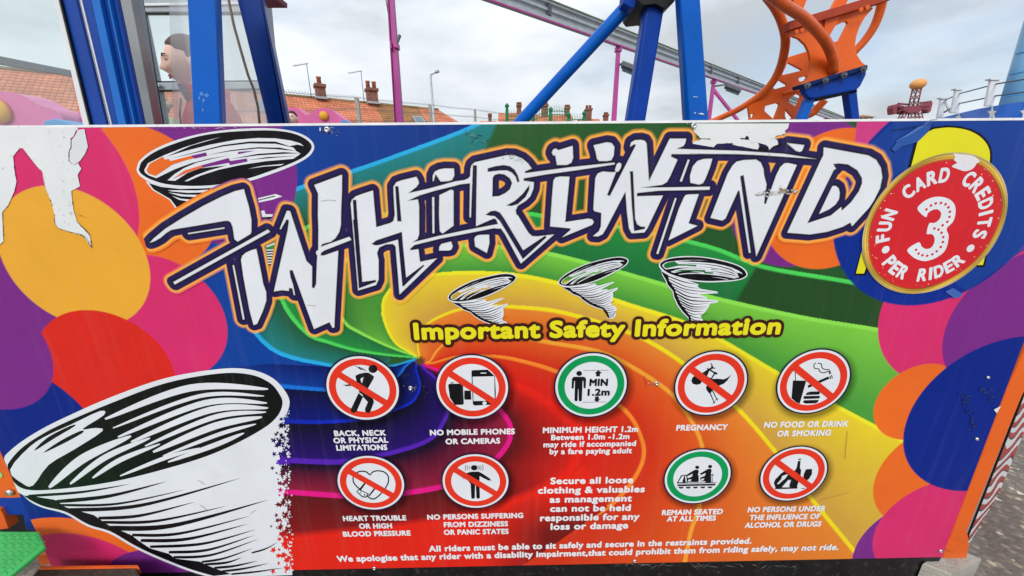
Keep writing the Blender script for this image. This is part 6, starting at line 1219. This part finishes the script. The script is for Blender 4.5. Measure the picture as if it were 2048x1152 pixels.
# ------------------------------------------------------------ people
def head_pts(n=40, mm=30):
    V = []
    for i in range(mm + 1):
        ph = math.pi * i / mm
        for k in range(n):
            th = 2 * math.pi * k / n; x, y_, z = math.sin(ph) * math.cos(th), math.sin(ph) * math.sin(th), math.cos(ph)
            V.append((x, y_, z))
    return np.array(V), n, mm
def head_shape(V):
    x, y_, z = V.T; f = np.clip(-y_, 0, 1)                       # the face looks along -y
    jaw = np.clip(-z, 0, 1); X = x * .074 * (1 - .30 * jaw ** 1.5); Y = y_ * .094 * (1 - .10 * jaw * (y_ < 0)) + .012 * np.clip(z + .2, 0, 1); Z = z * .118
    g = lambda cx, cz, sx_, sz: np.exp(-((x - cx) / sx_) ** 2 - ((z - cz) / sz) ** 2) * (y_ < 0)
    d = .030 * g(0, -.20, .12, .12) + .012 * g(0, .02, .10, .2) + .007 * g(0, .22, .5, .10) - .011 * g(.36, .08, .18, .10) - .011 * g(-.36, .08, .18, .10) + .008 * g(0, -.46, .26, .06) + .007 * g(0, -.56, .26, .06) + .014 * g(0, -.84, .36, .15) + .006 * g(.42, -.14, .22, .18) + .006 * g(-.42, -.14, .22, .18) - .005 * g(0, -.66, .3, .06)
    return np.stack([X, Y - d, Z], -1)
def sphere_mesh(mb, P, n, mm, mi=0):
    rows = [[tuple(p) for p in P[i * n:(i + 1) * n]] for i in range(mm + 1)]; mb.loft(rows, False, True, mi, True)
def person(loc, face, label, H=1.70, hair='hair', top='redcloth', collar=None, tilt=0.0, group=None, bun=True, lean=0.0):
    """a standing figure, feet at loc, looking along the direction face (radians, 0 = towards -y, positive = anticlockwise)"""
    e_ = empty('person', loc, label, 'person', group); k_ = H / 1.70
    R = Matrix.Rotation(face, 3, 'Z'); L = lambda p: tuple(R @ (Vector(p) * k_) + Vector(loc))
    hc = np.array([0, -.035 - lean, 1.585])
    Rt = Matrix.Rotation(tilt, 3, 'X'); hd = lambda P: [L(tuple(np.array(Rt @ Vector(p)) + hc)) for p in P]
    V, n, mm = head_pts(); P = head_shape(V); mb = MB()
    sphere_mesh(mb, hd(P), n, mm)
    mb.tube([L((0, .005 - lean * .3, 1.36)), L((0, -.005 - lean * .6, 1.44)), L((0, -.012 - lean, 1.54))], [.068 * k_, .056 * k_, .054 * k_], 16)
    for s_ in (-1, 1):                                           # ears, arms with five fingers, legs
        mb.lathe(hd([(s_ * .072, .012, -.004)])[0], [(0, -.03), (.012, -.02), (.016, 0), (.012, .022), (0, .03)], 10)
        sh_, el, wr = (s_ * .175, .01, 1.36), (s_ * .225, -.02, 1.08), (s_ * .20, -.16, .90)
        mb.tube([L((s_ * .09, .005, 1.38)), L(sh_), L(el), L(wr)], [.05 * k_, .052 * k_, .04 * k_, .027 * k_], 12)
        mb.tube([L(wr), L((s_ * .195, -.20, .865)), L((s_ * .19, -.235, .84))], [.026 * k_, .036 * k_, .034 * k_], 10)
        for q in range(4): bx = s_ * (.165 + .017 * q); mb.tube([L((bx, -.235, .842)), L((bx, -.27, .815)), L((bx, -.28, .785 + .006 * q)), L((bx, -.27, .765 + .008 * q))], [.0095 * k_, .009 * k_, .008 * k_, .006 * k_], 8)
        mb.tube([L((s_ * .17, -.20, .865)), L((s_ * .148, -.23, .845)), L((s_ * .146, -.255, .82))], [.012 * k_, .0105 * k_, .008 * k_], 8)
        mb.tube([L((s_ * .09, .0, .90)), L((s_ * .095, -.01, .50)), L((s_ * .095, .02, .09))], [.085 * k_, .055 * k_, .038 * k_], 12); mb.tube([L((s_ * .095, .04, .04)), L((s_ * .10, -.12, .035))], [.04 * k_, .032 * k_], 10)
    rows = [[L((rx * math.cos(t), ry * math.sin(t) + oy, z)) for t in np.linspace(0, 2 * math.pi, 24, endpoint=False)] for z, rx, ry, oy in ((.84, .15, .11, .01), (.95, .165, .115, .01), (1.08, .135, .095, .005), (1.22, .16, .11, 0), (1.34, .175, .10, .005), (1.40, .12, .07, .01), (1.43, .06, .055, .01))]
    mb.loft(rows, True, True, 0, True)
    o = mb.build('body', M['skin'], e_); r = o.modifiers.new('skin', 'REMESH'); r.mode = 'VOXEL'; r.voxel_size = .005; r.use_smooth_shade = True; s2 = o.modifiers.new('smooth', 'SMOOTH'); s2.iterations = 3; s2.factor = .5
    # hair pulled back
    x, y_, z = V.T; facem = np.clip((-y_ - .12) * 3 + (.66 - z) * 2.2 - 1.2, 0, 1) * np.clip((.66 - z) * 9, 0, 1); neck = np.clip((-z - .42) * 5, 0, 1)
    sc_ = 1.085 - .17 * np.clip(facem + neck * (y_ < .75) + np.clip((-.05 - y_) * 6, 0, 1) * (z < .35), 0, 1)
    hm = MB(); sphere_mesh(hm, hd(head_shape(V) * sc_[:, None] + np.array([0, .004, .004])), n, mm)
    if bun: bmn = 12; hm.lathe(hd([(0, .118, .015)])[0], [(.042 * math.sin(math.pi * q / bmn), -.04 * math.cos(math.pi * q / bmn)) for q in range(bmn + 1)], 18)
    hm.build('hair', M[hair], e_)
    for s_ in (-1, 1):
        em = MB(); c = hd([(s_ * .030, -.0725, .011)])[0]; em.lathe(c, [(.0105 * math.sin(math.pi * q / 8), -.008 * math.cos(math.pi * q / 8)) for q in range(9)], 12); em.build('eye', M['white'], e_)
        em = MB(); c = hd([(s_ * .030, -.0802, .010)])[0]; em.lathe(c, [(.0052 * math.sin(math.pi * q / 6), -.0052 * math.cos(math.pi * q / 6)) for q in range(7)], 10); em.build('iris', M['darkhair'], e_)
        em = MB(); em.tube(hd([(s_ * .012, -.0905, .029), (s_ * .030, -.0875, .035), (s_ * .048, -.0765, .030)]), [.0032, .0036, .002], 8); em.build('eyebrow', M['darkhair'], e_)
        em = MB(); em.tube(hd([(s_ * .017, -.0795, .014), (s_ * .030, -.0825, .018), (s_ * .043, -.0725, .013)]), .0024, 8); em.build('eyelid', M['skin'], e_)
    lm = MB(); lm.tube(hd([(-.021, -.082, -.055), (-.009, -.0895, -.0535), (0, -.0905, -.055), (.009, -.0895, -.0535), (.021, -.082, -.055)]), [.002, .0042, .0042, .0042, .002], 8); lm.tube(hd([(-.018, -.082, -.0615), (0, -.090, -.065), (.018, -.082, -.0615)]), [.002, .0048, .002], 8)
    lm.build('lips', mat('lips', (190, 112, 104), .45), e_)
    # jacket
    jm = MB(); rows = [[L((rx * math.cos(t), ry * math.sin(t) + oy, z)) for t in np.linspace(0, 2 * math.pi, 28, endpoint=False)] for z, rx, ry, oy in ((.78, .19, .14, .01), (.95, .188, .138, .01), (1.08, .17, .125, .005), (1.22, .192, .135, 0), (1.34, .20, .125, .005), (1.405, .15, .098, .008), (1.44, .10, .085, .008), (1.452, .078, .072, .005))]
    jm.loft(rows, True, True, 0, True)
    for s_ in (-1, 1): jm.tube([L((s_ * .10, .005, 1.365)), L((s_ * .18, .01, 1.352)), L((s_ * .215, 0, 1.22)), L((s_ * .232, -.02, 1.07)), L((s_ * .203, -.145, .915))], [.074 * k_, .082 * k_, .076 * k_, .066 * k_, .05 * k_], 16)
    o = jm.build('jacket' if collar else 'top', M[top], e_); r = o.modifiers.new('cloth', 'REMESH'); r.mode = 'VOXEL'; r.voxel_size = .009; r.use_smooth_shade = True; s2 = o.modifiers.new('smooth', 'SMOOTH'); s2.iterations = 4; s2.factor = .5
    if collar:
        cm_ = MB(); N = 26; R1, R2 = [], []
        for q in range(N + 1):
            t = math.radians(-62 + (360 - 56) * q / N); a_ = (math.cos(t) * .098, math.sin(t) * .092 + .0, 1.405); b_ = (math.cos(t) * (.112 + .014 * (q in (0, 1, N - 1, N))), math.sin(t) * .112 - .004, 1.482 - .010 * math.cos(t) ** 2); R1.append(L(a_)); R2.append(L(b_))
        cm_.loft([R1, R2], False, False, 0, True); co = cm_.build('collar', M[top], e_); sm_ = co.modifiers.new('thick', 'SOLIDIFY'); sm_.thickness = .012
        cl = MB(); cl.loft([R1[:2], R2[:2]], False, False, 0, True); cl2 = cl.build('collar_lining', M['greycloth'], co); sm_ = cl2.modifiers.new('thick', 'SOLIDIFY'); sm_.thickness = .016
        zm = MB(); zm.tube([L((.0, -.145, .80)), L((0, -.142, 1.0)), L((0, -.137, 1.2)), L((0, -.128, 1.34)), L((0, -.108, 1.42))], .005, 8); zm.build('zip', M['greycloth'], o)
    tm = MB()
    for s_ in (-1, 1): tm.tube([L((s_ * .085, .005, .92)), L((s_ * .095, -.01, .50)), L((s_ * .095, .02, .10))], [.108 * k_, .075 * k_, .06 * k_], 14)
    tm.build('trousers', M['blackcloth'], e_); return e_
hy, Hh, fa, ln_ = 1.30, 1.84, math.radians(-48), .015; hp_ = at(375, 128, hy); off = Matrix.Rotation(fa, 3, 'Z') @ (Vector((0, -.035 - ln_, 1.585)) * (Hh / 1.70))
person((hp_[0] - off.x, hy - off.y, hp_[2] - off.z), fa, 'woman in a red jacket with hair pulled back, facing left inside the booth', Hh, 'hair', 'redcloth', True, tilt=math.radians(7), lean=ln_)
q = at(326, 213, 4.2); person((q[0], 4.2, q[2] - 1.585), math.radians(-95), 'fair-haired person in pale green seen small through the booth window', 1.70, 'fairhair', 'limecloth')
q = at(587, 238, 4.6); person((q[0], 4.6, q[2] - 1.585 * .8), math.radians(8), 'rider in black with centre-parted dark hair in front of the pink car', 1.36, 'darkhair', 'blackcloth', bun=False)
# ------------------------------------------------------------ frames and bits around the board
rl = MB(); rl.bar((-2.2, .03, float(top_z(-1.8)) - .030), (2.6, .03, float(top_z(2.1)) - .0010), .02, .03, up=(0, 1, 0))
of = empty('board_frame', (1.55, .05, 0), 'orange steel frame with an angled right post holding the board', 'frame')
rl.build('top_rail', M['orange'], of, bevel=.003)
G = K(1860, 780, 3.096)
mb = MB(); plate(mb, [(2048 + 26, 648), (2048 + 62, 648)] + G([(578, 20), (392, 480), (232, 870), (245, 960), (225, 1060), (150, 1082), (80, 1045), (92, 985), (118, 935), (475, 5)]), .012, .012); mb.build('post', M['orange'], of, bevel=.003)
mb = MB(); plate(mb, G([(95, 985), (118, 932), (182, 975), (182, 1006), (140, 1012)]), .004, .02); mb.build('foot_bracket', M['orange'], of, bevel=.003)
zp = empty('zebra_panel', tuple(at(1985, 1060, .1) * [1, 1, 0]), 'narrow panel with wavy red, white and black flame stripes beside the orange post', 'sign panel')
a0, a1 = np.array(at(*G([(205, 968)])[0], .03)), np.array(at(*G([(577, 20)])[0], .03)); d_ = a1 - a0; a1 = a0 + d_ * 2.0
b0_ = np.array(at(*G([(322, 898)])[0], .42)); b1_ = np.array([b0_[0] + d_[0] * .1, .42, 0]); t_ = at(*G([(582, 262)])[0], .42); b1_ = b0_ + (np.array(t_) - b0_) * 2.6
nu, nv = 40, 420; U_, V_ = np.meshgrid(np.linspace(0, 1, nu), np.linspace(0, 1, nv)); L_ = a0 + (a1 - a0) * V_[..., None]; Rg = b0_ + (b1_ - b0_) * V_[..., None]; P = L_ * (1 - U_[..., None]) + Rg * U_[..., None]
ph = V_ * 21 - U_ * .9 + .30 * np.sin(U_ * 6.6 + 1.1 * np.sin(V_ * 31)) + .12 * np.sin(V_ * 47); fr_ = ph % 1
colz = np.where((fr_ < .44)[..., None], lin((226, 226, 230)), np.where((fr_ < .56)[..., None], lin((34, 26, 26)), lin((176, 54, 56))))
me = bpy.data.meshes.new('striped_face'); idx = np.arange(nu * nv).reshape(nv, nu); q4 = np.stack([idx[:-1, :-1], idx[:-1, 1:], idx[1:, 1:], idx[1:, :-1]], -1).reshape(-1, 4)
me.from_pydata([tuple(p) for p in P.reshape(-1, 3)], [], [tuple(map(int, f)) for f in q4]); setcol(me, colz.reshape(-1, 3)); so_ = link('striped_face', me, M['print'], zp)
mb = MB(); n3 = np.array([.004, .004, 0]); mb.loft([[a0 + n3, b0_ + n3, b0_ + n3 + [.006, .01, 0], a0 + n3 + [.006, .01, 0]], [a1 + n3, b1_ + n3, b1_ + n3 + [.006, .01, 0], a1 + n3 + [.006, .01, 0]]]); mb.build('backing', M['white'], zp)
mb = MB(); mb.bar(tuple(a0 + [-.004, -.004, 0]), tuple(a1 + [-.004, -.004, 0]), .004, .004); mb.build('black_edging', M['black'], zp)
cb = MB(); F4 = [np.array(atz(x, y, .10)) for x, y in ((1964, 1117), (1903, 1148), (1846, 1126), (1905, 1092))]; cb.loft([[q * [1, 1, 0] for q in F4], [q * [1, 1, .93] for q in F4], [(q - F4[0] * .25 - F4[2] * .25 - F4[1] * .25 - F4[3] * .25) * .95 + F4[0] * .25 + F4[2] * .25 + F4[1] * .25 + F4[3] * .25 for q in F4]])
tag(cb.build('concrete_block', M['concrete']), 'grey concrete footing block under the orange post', 'block')
# lower left corner: plates, tread step, timber
Bl = K(0, 880, 4.2353)
lc_ = empty('ride_entrance_frame', tuple(at(10, 1000, .1) * [1, 1, 0]), 'orange and blue steel entrance frame beside the lower left of the board', 'frame')
mb = MB(); plate(mb, [(-60, 860), (-8, 880)] + Bl([(0, 75), (190, 485), (100, 492), (0, 490)]) + [(-60, 996)], .03, .03); mb.build('orange_plate', M['orange'], lc_, bevel=.003)
p = at(*Bl([(95, 437)])[0], .0295); mb = MB(); mb.lathe(tuple(p), [(0, 0), (.012, 0), (.012, .006), (.008, .010), (0, .011)], 18, axis='Y'); mb.build('bolt', M['bolt'], lc_)
mb = MB(); plate(mb, [(-60, 998)] + Bl([(0, 500), (196, 496), (335, 770), (215, 765), (195, 635), (40, 640), (0, 590)]) + [(-60, 1030)], .05, .04); mb.build('blue_plate', M['navy'], lc_, bevel=.003)
mb = MB(); plate(mb, [(-60, 1010)] + Bl([(0, 588), (30, 640), (72, 752), (0, 760)]) + [(-60, 1062)], .04, .03); mb.build('orange_plate', M['orange'], lc_, bevel=.003)
mb = MB(); plate(mb, Bl([(0, 560), (400, 560), (420, 1000), (0, 1000)]), .16, .02); mb.build('gap_shade', M['black'], lc_)  # black sheet put in as the shade of the gaps behind the plates
mb = MB(); plate(mb, Bl([(300, 978), (410, 972), (440, 1055), (340, 1066)]), .02, .05); mb.build('orange_foot', M['orange'], lc_, bevel=.003)
mb = MB(); plate(mb, Bl([(0, 268), (22, 300), (16, 318), (0, 318)]), .028, .01); mb.build('green_tab', mat('pale_green_paint', (150, 200, 120), .5), lc_)
gp = mat('scuffed_green_paint', (58, 178, 92), .28, var=.16, scale=6, bump=.05, dirt=(120, 150, 110), dirt_amt=.35)
ts = empty('tread_step', tuple(at(20, 1120, -.1) * [1, 1, 0]), 'worn green checker-plate step at the lower left', 'step')
zt = float(at(60, 1100, -.1)[2]); 
c0, c1, c2, c3 = [np.array(atz(x, y, zt)) for x, y in (Bl([(-250, 770), (330, 772), (388, 905), (60, 1180)]))]
mb = MB(); mb.loft([[c0 + [0, 0, -.012], c1 + [0, 0, -.012], c2 + [0, 0, -.012], c3 + [0, 0, -.012], c0 + [-.1, -.3, -.012]], [c0, c1, c2, c3, c0 + [-.1, -.3, 0]]]); mb.build('plate', gp, ts, bevel=.004)
mb = MB()
for i in range(13):
    for j in range(12):
        u, v = -30 + i * 34 + (17 if j % 2 else 0), 786 + j * 34
        if inside(np.array([[u, v]]), [(-60, 790), (305, 800), (345, 890), (60, 1120), (-60, 1160)])[0]:
            p = np.array(atz(*Bl([(u, v)])[0], zt)); a_ = math.radians(62 if (i + j) % 2 else -18) ; dx, dy = .016 * math.cos(a_), (.016) * math.sin(a_); nx_, ny_ = -.0042 * math.sin(a_), .0042 * math.cos(a_)
            mb.loft([[p + [-dx, -dy, 0], p + [nx_, ny_, 0], p + [dx, dy, 0], p + [-nx_, -ny_, 0]], [p + [-dx * .8, -dy * .8, .0014], p + [nx_ * .6, ny_ * .6, .0016], p + [dx * .8, dy * .8, .0014], p + [-nx_ * .6, -ny_ * .6, .0016]]])
mb.build('tread_pattern', gp, ts)
wd = mat('weathered_dark_timber', (64, 52, 46), .8, var=.3, scale=14, bump=.6, bscale=60, dirt=(120, 104, 90), dirt_amt=.4)
tb = empty('timber_sleeper', tuple(at(180, 1140, -.06) * [1, 1, 0]), 'weathered dark timber sleeper lying under the lower left of the board', 'timber')
z3 = float(at(180, 1136, -.05)[2]); f = [np.array(atz(x, y, z3)) for x, y in Bl([(320, 1090), (1150, 1076), (1200, 1180), (250, 1180)])]; mb = MB()
mb.loft([[q - [0, 0, z3] for q in f], f]); mb.build('beam', wd, tb, bevel=.006)
mb = MB(); f = [np.array(atz(x, y, z3 + .003)) for x, y in Bl([(330, 1066), (1165, 1056), (1180, 1080), (335, 1092)])]; mb.loft([[q - [0, 0, .03] for q in f], f]); mb.build('metal_strip', M['orange_deep'], tb, bevel=.002)
